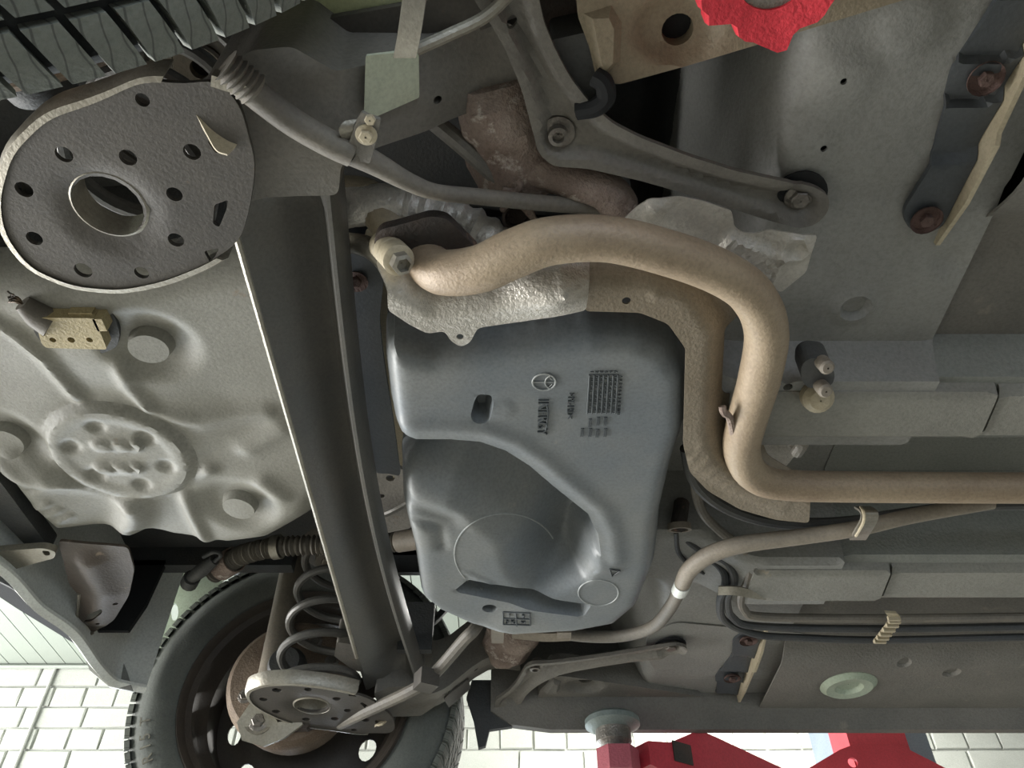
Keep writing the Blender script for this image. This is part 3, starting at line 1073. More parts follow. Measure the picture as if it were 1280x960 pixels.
def make_wheel(far, label):
    yin = 2 * YM - .225 - .02 if far else .225
    s = 1 if far else -1                  # outwards
    o = np.array([WC[0], yin, WC[2]])
    root = thing('roadwheel', o, label, 'wheel', 'rear wheels')
    O = ORG[root.name]
    ax = (0, s, 0)
    tw = .215
    prof = [(.240, .018), (.262, .002), (.292, -.006), (.318, .002), (.336, .014), (.341, .024), (.341, tw - .024), (.336, tw - .014), (.318, tw - .002), (.292, tw + .006), (.262, tw - .002), (.240, tw - .018)]
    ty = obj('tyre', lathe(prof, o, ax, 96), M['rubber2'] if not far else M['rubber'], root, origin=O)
    N = 84

    def block(l0, l1, slant, r1=WR, gap=.004, nseg=4):
        # curved block between lateral l0 and l1, slanting backwards with l
        V, fc = [], []
        w = 2 * math.pi / N * .79
        ls = np.linspace(l0, l1, nseg)
        for l in ls:
            rr = r1 - .010 * max(0, (.030 - l) / .03) ** 2 - .010 * max(0, (l - tw + .03) / .03) ** 2
            for a in (0, w * .5, w):
                for r_ in (rr, WR - .018):
                    t = a - slant * (l - l0) / r1
                    V.append((math.sin(t) * r_, s * l, -math.cos(t) * r_))
        n = 6
        for i in range(nseg - 1):
            for k in range(2):
                a, b = i * n + k * 2, (i + 1) * n + k * 2
                fc.append((a, a + 2, b + 2, b))
            fc.append((i * n, (i + 1) * n, (i + 1) * n + 1, i * n + 1))
            fc.append((i * n + 4, i * n + 5, (i + 1) * n + 5, (i + 1) * n + 4))
        fc.append((0, 1, 3, 2))
        fc.append((2, 3, 5, 4))
        e = (nseg - 1) * n
        fc += [(e, e + 2, e + 3, e + 1), (e + 2, e + 4, e + 5, e + 3)]
        return np.array(V) + o, fc
    for l0, l1, sl, off in ((.004, .042, .42, 0), (.049, .092, .55, .4), (.099, .128, 0.2, .2)):
        bs = block(l0, l1, sl)
        b0 = obj('tread_block', bs, M['tread'], ty, origin=O, ang=30)
        b0.rotation_euler.y = -off * 2 * math.pi / N
        for i in range(1, N):
            b = b0.copy()
            scn.collection.objects.link(b)
            b.rotation_euler.y = -(i + off) * 2 * math.pi / N
    rest = []
    v, f = block(.135, .211, -.6)
    for i in range(N):
        t = i * 2 * math.pi / N
        c, q = math.cos(t), math.sin(t)
        d = v - o
        rest.append((np.column_stack([d[:, 0] * c - d[:, 2] * q, d[:, 1], d[:, 0] * q + d[:, 2] * c]) + o, f))
    obj('outer_tread', join(*rest), M['rubber'], ty, origin=O, kind='stuff', ang=30)
    # steel rim: barrel, slotted disc
    bar = [(.247, .012), (.243, .006), (.238, .010), (.233, .020), (.226, .030), (.222, .060), (.208, .075), (.204, .150), (.214, .165), (.222, .195), (.238, .206), (.244, .212), (.240, .215), (.230, .208),
           (.216, .200), (.205, .17), (.198, .150), (.200, .078), (.216, .058), (.220, .03)]
    rim = obj('rim', lathe(bar, o, ax, 72, close=True), M['rim'], root, origin=O, label='dull brown black steel rim')
    ring_ = circ(0, 0, .203, 64)
    hl = [circ(.158 * math.cos(a), .158 * math.sin(a), .024, 14, .0165, a + math.pi / 2) for a in np.arange(10) * math.pi / 5 + .2]
    v2, f2 = tri(ring_, hl, .02)
    r = np.hypot(v2[:, 0], v2[:, 1])
    dz = .150 - .02 * ss(.17, .12, r)
    low = np.column_stack([v2[:, 0], s * dz, v2[:, 1]]) + o
    hi = low + [0, s * .004, 0]
    obj('wheel_disc', solid(v2, f2, low, hi), M['rim'], rim, origin=O)
    # sidewall lettering
    tx = []
    for ch, a in (('R', 208), ('1', 203), ('5', 199), ('T', 192.5)):
        t = math.radians(a)
        rd = np.array([math.cos(t), 0, math.sin(t)])
        tang = np.array([math.sin(t), 0, -math.cos(t)]) * (1 if far else -1)
        tx.append(text_shape(ch, .03, o + rd * .300 + np.array([0, -s * .0068, 0]), tang, rd, .001))
    obj('size_lettering', join(*tx), M['steel'], ty, origin=O, ang=0)
    return root


make_wheel(False, 'near wheel overhead at top left, its blocky tyre tread towards the viewer')
make_wheel(True, 'far wheel at lower left, inner face with slotted steel rim in view')
# brake drums
for k in range(2):
    o = np.array([-.46, 1.645, .762])
    pr = [(.001, -.035), (.06, -.035), (.075, -.028), (.118, -.026), (.128, -.018), (.132, 0), (.132, .012), (.124, .016), (.122, .06), (.115, .085), (.001, .09)]
    dr = lathe(pr, o, (0, 1, 0), 48)
    d_ = obj('brake_drum', dr if k else mir(dr), M['drum'])
    tag(d_, 'rusty brown brake drum and backing plate inside the %s wheel' % ('far' if k else 'near'), 'brake drum', 'brake drums')
    for t in (.4, 1.1, 2.2, 3.6, 5.2):
        b = bolt(o + [.09 * math.cos(t), -.026, .09 * math.sin(t)], .010, (0, -1, 0))
        obj('bolt', b if k else mir(b), M['screw'], d_)
    s = bevbox((o[0] - .02, o[1] - .062, o[2] - .115), (o[0] + .07, o[1] - .028, o[2] - .06), .008)
    if k:
        obj('cable_housing', s, M['grime'], d_)

# ------------------------------------------------------------------ springs, dampers
SX, SY = -.374, 2 * YM - .425
for k in range(2):
    n = 170
    t = np.linspace(0, 1, n)
    hh = .672 + (.985 - .672) * np.clip((t - .03) / .94, 0, 1)
    rr = .078 - .012 * t
    a = t * 2 * math.pi * 4.6 + 2.4
    s = tube(np.column_stack([SX + rr * np.cos(a), SY + rr * np.sin(a), hh]), .0085, 10, sub=0)
    sp = obj('coil_spring', s if k else mir(s), M['axle'])
    tag(sp, 'dark coil spring standing on the %s' % ('far spring plate beside the far wheel' if k else 'near spring plate, mostly hidden above it'), 'spring', 'rear coil springs')
    st = lathe([(.001, 0), (.03, -.012), (.033, -.03), (.045, -.03), (.05, -.005), (.078, -.005), (.084, .006), (.084, .016), (.075, .02), (.001, .02)], (SX, SY, .99), (0, 0, 1), 32)
    su = obj('spring_seat', st if k else mir(st), M['hosegrey'])
    tag(su, 'black rubber seat above the %s coil spring' % ('far' if k else 'near'), 'rubber seat', 'upper spring seats')
    cp = lathe([(.012, 0), (.03, -.004), (.032, 0), (.03, .01), (.012, .01)], (SX, SY, .958), (0, 0, 1), 24, close=True)
    obj('bump_stop', cp if k else mir(cp), M['hosetan'], su)
    p0, p1 = np.array([-.49, 1.60, .665]), np.array([-.50, 1.60, 1.24])
    s = tube([p0, p0 + (p1 - p0) * .02, p0 + (p1 - p0) * .55, p1], .027, 20, sub=0)
    dm = obj('shock_absorber', s if k else mir(s), M['hosetan'])
    tag(dm, 'dusty slim shock absorber tube in front of the %s' % ('far wheel, left of its coil spring' if k else 'near wheel'), 'shock absorber', 'rear shock absorbers')
    s = lathe([(.012, -.022), (.030, -.022), (.030, .022), (.012, .022)], p0 + [0, 0, -.005], (0, 1, 0), 20, close=True)
    obj('eye', s if k else mir(s), M['steel'], dm)

# ------------------------------------------------------------------ Y shaped braces
HB = .735
BO = [(585, -60), (592, 0), (612, 28), (632, 62), (652, 112), (668, 172), (672, 190), (690, 208), (735, 211), (800, 226), (850, 240), (900, 256), (955, 274), (1000, 286), (1022, 280), (1036, 264), (1037, 246), (1020, 234),
      (975, 226), (920, 214), (860, 195), (800, 172), (765, 154), (735, 126), (712, 96), (694, 62), (680, 28), (672, -10), (660, -60)]
BW = W(np.array([q[0] for q in BO]), np.array([q[1] for q in BO]), HB)[:, :2]
pj, pe = W(698, 173, HB), W(1003, 256, HB)


def zbrace(x, y):
    sd = -sdpoly(x, y, [tuple(q) for q in BW])
    h = HB + .012 * ss(.008, .020, sd)
    h = h + .006 * ss(.020, .012, np.hypot(x - pj[0], y - pj[1]))
    e = np.hypot(x - pe[0], y - pe[1])
    return h + .006 * ss(.028, .02, e)


bs = sheet(BO, zbrace, [(640, 27, 6.5)], .006, .007, 10)
lipp = []
for k in range(2):
    T = (lambda s: s) if k == 0 else mir
    b_ = obj('brace_arm', T(bs), M['plate'])
    tag(b_, ('near grey forked brace arm bolted across the upper middle of the underbody', 'far dark forked brace arm bolted below the fuel tank')[k], 'brace', 'forked brace arms')
    obj('bolt', T(join(lathe([(.001, 0), (.017, 0), (.017, .003), (.001, .004)], (pj[0], pj[1], HB + .014), (0, 0, -1), 20), lathe([(.010, .0), (.010, .012), (.006, .013), (.006, .006), (.001, .006)], (pj[0], pj[1], HB + .014), (0, 0, -1), 18))), M['screw'], b_, label='round socket bolt')
    obj('bolt', T(bolt((pe[0], pe[1], HB + .016), .0105)), M['screw'], b_, label='hexagonal bolt')
    wsh = lathe([(.001, 0), (.026, 0), (.03, .002), (.03, .004), (.001, .004)], (pe[0], pe[1], HB + .0195), (0, 0, -1), 24)
    obj('washer', T(wsh), M['black'], b_, label='black oily washer')

# ------------------------------------------------------------------ fuel tank
HK = .68
TO = [(478, 430), (480, 412), (492, 402), (545, 412), (600, 404), (735, 383), (800, 386), (838, 403), (862, 438), (860, 505), (842, 560), (828, 620), (822, 680), (802, 732), (772, 758), (720, 768), (640, 773), (585, 764), (542, 744), (522, 727), (514, 672), (500, 618),
      (497, 582), (512, 562), (545, 552), (515, 541), (494, 520), (484, 480)]
TW = W(np.array([q[0] for q in TO]), np.array([q[1] for q in TO]), HK + .045)[:, :2]
tk = lambda *p: [tuple(W(a, b, HK)[:2]) for a, b in p]
SC_ = tk((440, 546), (520, 549), (562, 549), (600, 552), (632, 563), (662, 582), (690, 606), (715, 626), (735, 642), (748, 668), (752, 700))
LOB = SC_ + tk((740, 730), (690, 752), (620, 800), (480, 800), (420, 600))
SLOT = tk((596, 502), (600, 495), (612, 496), (614, 505), (609, 526), (595, 527), (591, 520))
TRAP = tk((571, 744), (586, 732), (665, 745), (700, 752), (736, 757), (727, 770), (650, 760))


def ztank(x, y):
    x, y = np.asarray(x, float), np.asarray(y, float)
    sd = -sdpoly(x, y, [tuple(q) for q in TW])
    q = np.clip(sd / .045, 0, 1)
    h = HK + .10 * (1 - np.sqrt(np.clip(1 - (1 - q) ** 4.4, 0, 1)))
    L = inside(x, y, LOB)
    e = dseg(x, y, SC_)
    k = np.where(L, ss(0, .016, e) * (1 - .92 * ss(.03, .16, e)) * ss(.002, .05, dseg(x, y, LOB[len(SC_) - 1:len(SC_) + 3])), 0)
    h = h + .095 * k
    h = h - .004 * np.where(~L, gauss(e - .022, .013), 0)                         # rolled lip above the valley
    h = h + .028 * ss(.003, -.004, sdpoly(x, y, SLOT)) + .035 * ss(.004, -.005, sdpoly(x, y, TRAP))
    c = tk((640, 692))[0]
    d = np.hypot((x - c[0]) * .92, (y - c[1]) * .95)
    c = tk((748, 741))[0]
    c = tk((628, 512))[0]
    h = h - .0012 * ss(.016, .014, np.hypot(x - c[0], y - c[1]))
    c = tk((612, 766))[0]
    h = h + .02 * ss(.0125, .010, np.hypot(x - c[0], y - c[1]))
    h = h - .0018 * gauss(dseg(x, y, tk((580, 720), (620, 738), (660, 747), (700, 752), (738, 757))), .003)
    h = h + .010 * gauss(dseg(x, y, tk((505, 640), (560, 660))), .02) + .006 * gauss(dseg(x, y, tk((520, 660), (548, 668), (552, 690))), .008)
    return h


to_ = W(*fillet(TO, 14, 5).T, HK + .045)[:, :2]
tankroot = thing('fuel_tank', (.05, YM, HK), 'black moulded plastic fuel tank with two lobes, beside the exhaust bend', 'fuel tank')
tb = sheet_xy(to_, ztank, (), .0065, .003, [offs(fillet(SLOT, .004, 3), .003), offs(fillet(SLOT, .004, 3), -.004), offs(fillet(TRAP, .006, 3), .004), offs(fillet(TRAP, .006, 3), -.005), circ(*tk((612, 766))[0], .0125, 20), circ(*tk((612, 766))[0], .010, 20)], [SC_[1:], np.array(SC_[1:]) + [-.006, .013]])
tank = obj('tank_shell', tb, M['tank'], tankroot)
ts = resample(to_, .02)
obj('tank_side', sweep([np.column_stack([ts, np.full(len(ts), h)]) for h in (HK + .095, HK + .22)], True), M['tank'], tankroot)


def onT(px, py, off=-.001):
    q = solve([(px, py)], ztank)[0]
    return q + np.array([0, 0, off])


def line(a, b, r=.0012, m=None):
    return tube([onT(a[0] + (b[0] - a[0]) * q, a[1] + (b[1] - a[1]) * q) for q in np.linspace(0, 1, 5)], r, 6, sub=0)


c = onT(680, 477)
R_ = .0135
lg = [tube(np.array([(c[0] + R_ * math.cos(t), c[1] + R_ * math.sin(t), c[2]) for t in np.linspace(0, 2 * math.pi, 33)]), .0011, 6, sub=0)]
lg.append(tube(np.array([(c[0] + R_ * 1.05 + R_ * .95 * math.cos(t), c[1] + R_ * .95 * math.sin(t), c[2]) for t in np.linspace(2.15, 4.13, 15)]), .0009, 6, sub=0))
lg.append(tube([c + [-R_, 0, 0], c + [R_ * .1, 0, 0]], .0007, 6, sub=0))
lg.append(tube([c + [R_ * .1, 0, 0], c + [R_ * .95, 0, 0]], .0006, 6, sub=0))
for a in (-1, 1):
    lg.append(tube([c + [R_ * .35, a * R_ * .75, 0], c + [R_ * .7, a * R_ * .25, 0]], .0005, 6, sub=0))
obj('round_emblem', join(*lg), M['tanklite'], tank, label='embossed ring emblem')
DN, RT = (0, 1, 0), (1, 0, 0)
tl = [text_shape('INERGY', .0185, onT(678, 521), DN, RT, .0012), tube(P3(*[(a, b, HK - .0012) for a, b in ((683, 504), (685, 515), (684, 528), (682, 538))]), .0011, 6)]
obj('maker_lettering', join(*tl), M['tankmark'], tank, label='embossed vertical maker lettering')
tl = [text_shape('>PE-HD<', .0115, onT(713, 507), DN, RT, .0008)]
obj('material_lettering', join(*tl), M['tankmark'], tank, label='embossed vertical material code')
gr, gd, tx = [], [], []
for i in range(7):
    x0 = 737 + i * 5.9
    gr.append(line((x0, 468), (x0 - 3, 516)))
for i in range(10):
    y0 = 468 + i * 5.2
    gr.append(line((737 - i * .3, y0), (773 - i * .3, y0), .0005))
for i in range(6):
    tx.append(text_shape(str(i + 1), .006, onT(740 + i * 5.9, 464), DN, RT, .0006))
    for j in range(9):
        if (i * 7 + j * 3) % 4:
            p = onT(740 + i * 5.9 - j * .3, 470.5 + j * 5.2)
            gd.append(lathe([(.0013, 0), (.0013, .0008), (.0001, .0008)], p, (0, 0, -1), 6))
for j in range(11):
    tx.append(text_shape(str(j + 1), .005, onT(776 - j * .3, 470 + j * 4.6), DN, RT, .0006))
for i, (a, b) in enumerate(((738, 528), (748, 526), (757, 526), (728, 540), (738, 540), (747, 541), (757, 540))):
    tx.append(text_shape('8' * 3, .006, onT(a, b), DN, RT, .0007) if False else join(*[tube([onT(a - 1.5 + 1.5 * q, b - 5), onT(a - 2.5 + 1.5 * q, b + 5)], .0006, 5, sub=0) for q in range(3)]))
obj('date_grid', join(*gr, *gd, *tx), M['tankmark'], tank, label='embossed date dial grid')
bx = [line((629, 764.5), (662, 766)), line((629, 764.5), (629, 780)), line((662, 766), (663, 781)), line((645, 765), (646, 782)), line((629, 780), (663, 781)), line((630, 772.5), (663, 773.5))]
for ch, a, b in (('1', 637, 768.5), ('2', 654, 769.5), ('3', 634, 776.5), ('K', 641, 776.5), ('M', 654, 777.5)):
    bx.append(text_shape(ch, .012, onT(a, b), RT, (0, -1, 0), .0016))
obj('stamp_box', join(*bx), M['tankmark'], tank, label='small embossed box of characters')
obj('moulded_ring', join(*[tube(np.array([onT(cx_ + a_ * math.cos(t), cy_ + b_ * math.sin(t), .0002) for t in np.linspace(t0, t1, 40)]), .0013, 6, sub=0) for cx_, cy_, a_, b_, t0, t1 in ((632, 692, 64, 50, 1.75, 5.9), (748, 741, 25, 16, 0, 6.283))]), M['tanklite'], tank, label='thin moulded rings')
obj('arrow_mark', join(line((762, 711), (775, 713)), line((775, 713), (765, 720)), line((765, 720), (762, 711))), M['tankmark'], tank)
# dark panel and pale strip between the tank and the axle
o = obj('stone_guard', sheet([(395, 305), (465, 316), (480, 348), (474, 400), (479, 445), (492, 530), (501, 596), (488, 592), (468, 592), (452, 578), (395, 560)], .772, (), .02, .006, 12), M['bluish'])
tag(o, 'flat blue black guard plate showing between the axle beam and the tank', 'guard plate')
obj('bolt', join(lathe([(.001, 0), (.013, 0), (.015, .004), (.001, .004)], W(445, 350, .771), (0, 0, -1), 16), bolt(W(445, 350, .768), .007, washer=False)), M['rustred'], o, label='red rusted bolt')
o = obj('floor_strip', sheet([(455, 290), (560, 300), (575, 620), (505, 640), (480, 560)], .86, (), .04, .01), M['cream'])
tag(o, 'cream coloured floor strip glimpsed between tank and guard plate', 'floor strip')
o = obj('tank_bracket', join(sheet([(440, 585), (505, 585), (516, 660), (455, 672)], .80, [(477, 620, 4), (488, 598, 6)], .03, .006), ribbon(P3((470, 648, .79), (490, 640, .785), (508, 630, .79)), (0, 1, .5), .02, .004)), M['plate'])
tag(o, 'brown grey bracket behind the axle, between guard plate and corrugated hose', 'bracket')
o = obj('tank_strap', join(ribbon(P3((622, 770, .70), (622, 790, .70), (622, 803, .74)), (1, 0, 0), .022, .004), ribbon(P3((640, 792, .72), (680, 796, .715), (712, 795, .715)), (0, 1, -.3), .02, .004),
                           box(W(705, 794, .715), (.025, .03, .006))), M['hosetan'])
tag(o, 'tan metal strap holding up the lower edge of the fuel tank', 'strap')
# ------------------------------------------------------------------ exhaust
ex = thing('exhaust_pipe', (.3, YM, .69), 'rust dusted tan exhaust pipe bending round the fuel tank and running right', 'exhaust pipe')
EP = [(533, 318, .716), (536, 330, .697), (556, 341, .67), (600, 336, .655), (645, 316, .652), (690, 301, .652), (760, 299, .655), (840, 318, .66), (905, 343, .665), (942, 372, .668), (958, 415, .672), (950, 470, .675),
      (934, 525, .68), (927, 562, .685), (940, 592, .69), (980, 606, .69), (1100, 609, .69), (1280, 610, .69), (1500, 611, .69), (2600, 611, .69)]
er = np.interp(np.arange(len(EP)), [0, 2, 4, 6, 9, 11, 13, 15, 18, 19], [.024, .0235, .0245, .0225, .0235, .0245, .0240, .0215, .0215, .0215])
obj('pipe', tube(P3(*EP), er, 22, sub=8), M['pipe'], ex)
for j in (3, 8, 15):
    pass
hk = P3((917, 545, .672), (912, 522, .664), (905, 516, .660), (903, 508, .664))
obj('hanger_stub', tube(hk, .0045, 8), M['rust'], ex, label='small rusty hanger stub')
pb = P3((360, 252, .80), (425, 246, .79), (460, 251, .775), (484, 272, .755), (500, 300, .735))
obj('rear_pipe', tube(pb, .0235, 18), M['beige'], ex, label='greenish beige rear section')
fo = [(466, 303), (474, 287), (500, 281), (538, 270), (558, 273), (598, 313), (590, 325), (572, 352), (548, 366), (528, 358), (498, 326), (478, 322)]
obj('flange', sheet(fo, lambda x, y: .699 + 0 * x, (), .02, .012, 8), M['grime'], ex, label='dark oval clamp flange')
p0, p1 = W(480, 306, .715), W(500, 327, .668)
sp_ = lathe([(.001, 0), (.0165, 0), (.0165, .012), (.0150, .014), (.0165, .016), (.0165, .028), (.015, .030), (.0165, .032), (.0165, .05), (.012, .053), (.001, .053)], p0, p1 - p0, 22)
obj('spring_bolt', sp_, M['cream'], ex, label='sprung flange bolt')
d_ = (p1 - p0) / np.linalg.norm(p1 - p0)
obj('bolt_head', join(lathe([(.0115, .050), (.0115, .064), (.0075, .066), (.0075, .058), (.001, .058)], p0, d_, 6)), M['steel'], ex, label='hexagonal bolt head')

# ------------------------------------------------------------------ heat shields
HS = .665
s_ridge = [tuple(W(a, b, HS)[:2]) for a, b in ((500, 352), (560, 366), (640, 358), (720, 335), (800, 335))]
LOW = [tuple(W(a, b, HS)[:2]) for a, b in ((486, 390), (535, 418), (600, 408), (740, 388), (860, 395))]
RB = []
for i in range(8):
    RB.append([tuple(W(545 + 9 * i, 360 - i * .8, HS)[:2]), tuple(W(543 + 9 * i, 386 - i * 1.5, HS)[:2])])
RC = []
for i in range(5):
    RC.append([tuple(W(696 + 8 * i, 322 - i, HS)[:2]), tuple(W(704 + 8 * i, 362 - i * 2, HS)[:2])])
BL = [tuple(W(a, b, HS)[:2]) for a, b in ((665, 345), (690, 352))]


def zshield(x, y):
    x, y = np.asarray(x, float), np.asarray(y, float)
    d = dseg(x, y, LOW)
    h = HS + .055 * ss(.018, .075, d)
    h = h - .026 * gauss(dseg(x, y, BL), .030)
    for a in RB:
        h = h - .004 * gauss(dseg(x, y, a), .0032)
    for a in RC:
        h = h - .006 * gauss(dseg(x, y, a), .0038)
    for p in ((744, 377), (822, 376)):
        c = W(*p, HS)
        h = h - .005 * gauss(np.hypot(x - c[0], y - c[1]), .004)
    return h


sh1 = [(478, 300), (470, 330), (484, 360), (485, 388), (512, 406), (534, 417), (556, 414), (563, 426), (576, 434), (588, 428), (597, 410), (660, 401), (733, 388), (737, 305), (690, 308), (600, 335), (545, 342)]
hs = obj('heat_shield', sheet(sh1, zshield, [(575, 421, 4.5)], .0055, .002, 6), M['shield'])
tag(hs, 'crumpled silver heat shield with an eyelet tab, between the pipe bend and the tank', 'heat shield')
CH = [tuple(W(a, b, HS)[:2]) for a, b in ((735, 388), (800, 391), (835, 405), (857, 436), (854, 555), (872, 600), (920, 632), (1010, 652))]
RD = []
for i in range(22):
    t = i / 21
    a = W(859 + 120 * t ** 1.2, 575 + 76 * t ** .8, HS)[:2]
    b = W(880 + 110 * t ** 1.2, 560 + 72 * t ** .8, HS)[:2]
    RD.append([tuple(a), tuple(b)])


def zshield2(x, y):
    x, y = np.asarray(x, float), np.asarray(y, float)
    d = dseg(x, y, CH)
    h = HS + .012 + .05 * ss(.022, .085, d)
    for a in RD:
        h = h - .0022 * gauss(dseg(x, y, a), .0028)
    for p in ((822, 376),):
        c = W(*p, HS)
        h = h - .006 * gauss(np.hypot(x - c[0], y - c[1]), .004)
    return h


sh2 = [(731, 300), (731, 389), (800, 391), (835, 405), (857, 436), (854, 556), (862, 590), (885, 614), (925, 637), (970, 650), (1012, 654), (1010, 600), (960, 570), (930, 500), (902, 490), (906, 410), (935, 385), (945, 340), (860, 300)]
hs = obj('heat_shield', sheet(sh2, zshield2, [(783, 376, 5.5)], .007, .002, 6), mat('dull_shield', '#8b8171', '#7b705f', 10, .5, .3, .25, '#6b5a44', .64))
tag(hs, 'brownish curved heat shield between the tank and the vertical part of the exhaust', 'heat shield')
r_ = random.Random(2)
up = spline(P3((412, 262, .77), (470, 256, .765), (530, 264, .755), (585, 284, .745), (640, 318, .735), (690, 345, .73)), 14)
hs = obj('heat_shield', tube(up, np.array([.0225 + .0022 * math.sin(i * 1.35) * (i > 22) + r_.uniform(-.0006, .0006) for i in range(len(up))]), 20, sub=0), M['shield'])
tag(hs, 'bright creased silver heat shield above the clamp flange', 'heat shield')
o = obj('shield_edge', tube(P3((400, 304, .80), (440, 304, .765), (465, 312, .745), (484, 335, .74), (490, 362, .74)), [.012, .012, .012, .010, .006], 12), M['steel'])
tag(o, 'curved pale rolled shield edge left of the clamp flange', 'shield edge')
o3 = [(778, 276), (797, 258), (812, 249), (850, 246), (880, 252), (915, 264), (918, 284), (928, 291), (946, 292), (962, 287), (985, 291), (1022, 294), (1014, 318), (1008, 340), (976, 366), (945, 345), (900, 330), (840, 315), (790, 300)]
RE = []
for i in range(9):
    RE.append([tuple(W(912 + 8 * i, 296 + 3 * i, .705)[:2]), tuple(W(898 + 8 * i, 322 + 4 * i, .705)[:2])])


def z3(x, y):
    h = np.full(np.shape(x), .705)
    for a in RE:
        h = h - .008 * gauss(dseg(x, y, a), .004)
    c = W(993, 310, .705)
    d = np.hypot(x - c[0], y - c[1])
    h = h - .006 * gauss(d - .014, .005)
    c = W(820, 258, .705)
    return h - .008 * gauss(np.hypot(x - c[0], y - c[1]), .012)


hs = obj('heat_shield', sheet(o3, z3, (), .005, .002, 5), M['shield'])
tag(hs, 'ribbed silver heat shield end under the near brace tip', 'heat shield')
# rubber hanger with its nuts on the near rail
hg = thing('exhaust_hanger', W(1025, 480, HF - .05), 'dark rubber exhaust hanger with two pale studs on the near floor rail', 'hanger')
obj('rubber_block', join(sheet([(1002, 455), (1014, 447), (1038, 450), (1044, 470), (1040, 482), (1010, 486), (1001, 474)], HF - .085, (), .02, .03)), M['hose'], hg)
obj('cup', lathe([(.001, 0), (.020, .0), (.019, .012), (.012, .020), (.001, .022)], W(1020, 494, HF - .06), (-.1, -.5, -1), 20), M['cream'], hg, label='cream domed cup')
obj('stud', lathe([(.001, 0), (.0085, 0), (.0085, .018), (.006, .021), (.001, .021)], W(1025, 481, HF - .085), (0, -.4, -1), 14), M['hosetan'], hg)
obj('stud', lathe([(.001, 0), (.0085, 0), (.0085, .018), (.006, .021), (.001, .021)], W(1027, 452, HF - .085), (0, -.4, -1), 14), M['hosetan'], hg)
o = obj('shield_bracket', join(tube(P3((925, 545, .70), (955, 540, .72), (985, 540, .73), (1003, 552, .735), (996, 566, .74)), .0085, 10),
                               sheet([(905, 556), (940, 540), (990, 542), (1000, 562), (975, 592), (940, 600)], .745, (), .02, .01)), M['shield'])
tag(o, 'hooked silver bracket inside the exhaust bend', 'bracket')

# ------------------------------------------------------------------ hoses, pipes and cables


def cable(name, pts, r, m, label, cat, n=10, group=None):
    o = obj(name, tube(P3(*pts), r, n), m)
    return tag(o, label, cat, group)


cable('fuel_line', [(872, 560, .77), (868, 600, .765), (878, 640, .755), (905, 668, .745), (926, 684, .735), (938, 700, .725), (934, 728, .715), (926, 744, .715), (930, 762, .72), (955, 771, .725), (1100, 773, .728), (1290, 771, .728), (1420, 770, .728), (2100, 770, .728)], .0075, M['hosegrey'],
      'grey pipe nearest the rail of the three lines sweeping along the floor', 'fuel line')
cable('fuel_line', [(850, 668, .77), (880, 690, .755), (905, 700, .74), (916, 714, .725), (917, 732, .715), (909, 748, .715), (916, 772, .72), (950, 783, .725), (1100, 786, .728), (1290, 783, .728), (1420, 782, .728), (2100, 782, .728)], .0068, M['dark'],
      'middle pipe of the three grey lines sweeping along the floor', 'fuel line')
cable('fuel_line', [(866, 694, .76), (890, 700, .75), (905, 716, .73), (906, 734, .715), (900, 752, .715), (906, 776, .72), (945, 793, .725), (1000, 797, .728), (1100, 800, .728), (1290, 796, .728), (1420, 795, .728), (2100, 795, .728)], .0068, M['dark'],
      'outer pipe of the three grey lines sweeping along the floor, by the sill', 'fuel line')
o = obj('pipe_clip', ribbon(P3((898, 738, .705), (918, 738, .700), (940, 742, .703), (958, 744, .71)), (0, 1, -.5), .016, .004), M['steel'])
tag(o, 'light metal clip across the three pipes at their bend', 'clip')
clip = thing('ribbed_clip', W(1106, 784, .715), 'cream ribbed plastic clip holding the three floor pipes', 'clip')
cp_ = P3((1113, 765, .71), (1119, 774, .708), (1108, 790, .705), (1098, 803, .715))
obj('strap', ribbon(cp_, (1, .1, 0), .020, .005), M['cream'], clip)
q = spline(cp_, 6)
for i in range(4, 18, 2):
    obj('rib', box(q[i] + [-.003, 0, -.004], (.020, .005, .008)), M['cream'], clip)
cable('heater_hose', [(858, 560, .74), (868, 600, .735), (900, 630, .725), (950, 649, .72), (1010, 655, .715), (1070, 652, .71), (1130, 643, .71), (1250, 630, .72), (1420, 632, .73), (2100, 634, .73)], .0095, M['hose'],
      'dark hose curving under the exhaust bend towards the right', 'hose')
pkc = thing('parking_brake_cable', W(880, 700, .70), 'tan parking brake cable arching from the tank to the clip on the tunnel', 'cable')
obj('sheath', tube(P3((690, 789, .74), (730, 795, .735), (775, 795, .725), (815, 784, .71), (836, 762, .70), (850, 737, .695)), .011, 12), M['hosegrey'], pkc)
obj('ferrule', lathe([(.012, -.012), (.013, -.012), (.013, .012), (.012, .012)], W(851, 735, .693), W(856, 724, .693) - W(850, 737, .695), 16, close=True), M['white'], pkc, label='white ferrule')
obj('outer_hose', tube(P3((850, 737, .695), (862, 712, .69), (890, 692, .688), (930, 680, .688), (1000, 671, .69), (1070, 661, .69), (1140, 645, .70), (1240, 628, .715)), [.0125, .0135, .0135, .013, .012, .0115, .011, .010], 14), M['hosetan'], pkc, label='thicker tan outer hose')
cb = thing('cable_bracket', W(1076, 655, .675), 'bent metal bracket with frayed edge holding the parking brake cable', 'bracket')
obj('plate', join(ribbon(P3((1078, 634, .70), (1086, 640, .675), (1086, 650, .67), (1078, 664, .672), (1072, 674, .69)), (1, 0, 0), .024, .003)), M['steel'], cb)
obj('lip', tube(P3((1076, 634, .69), (1080, 642, .668), (1079, 654, .664), (1070, 670, .674)), .0022, 6), M['cream'], cb)
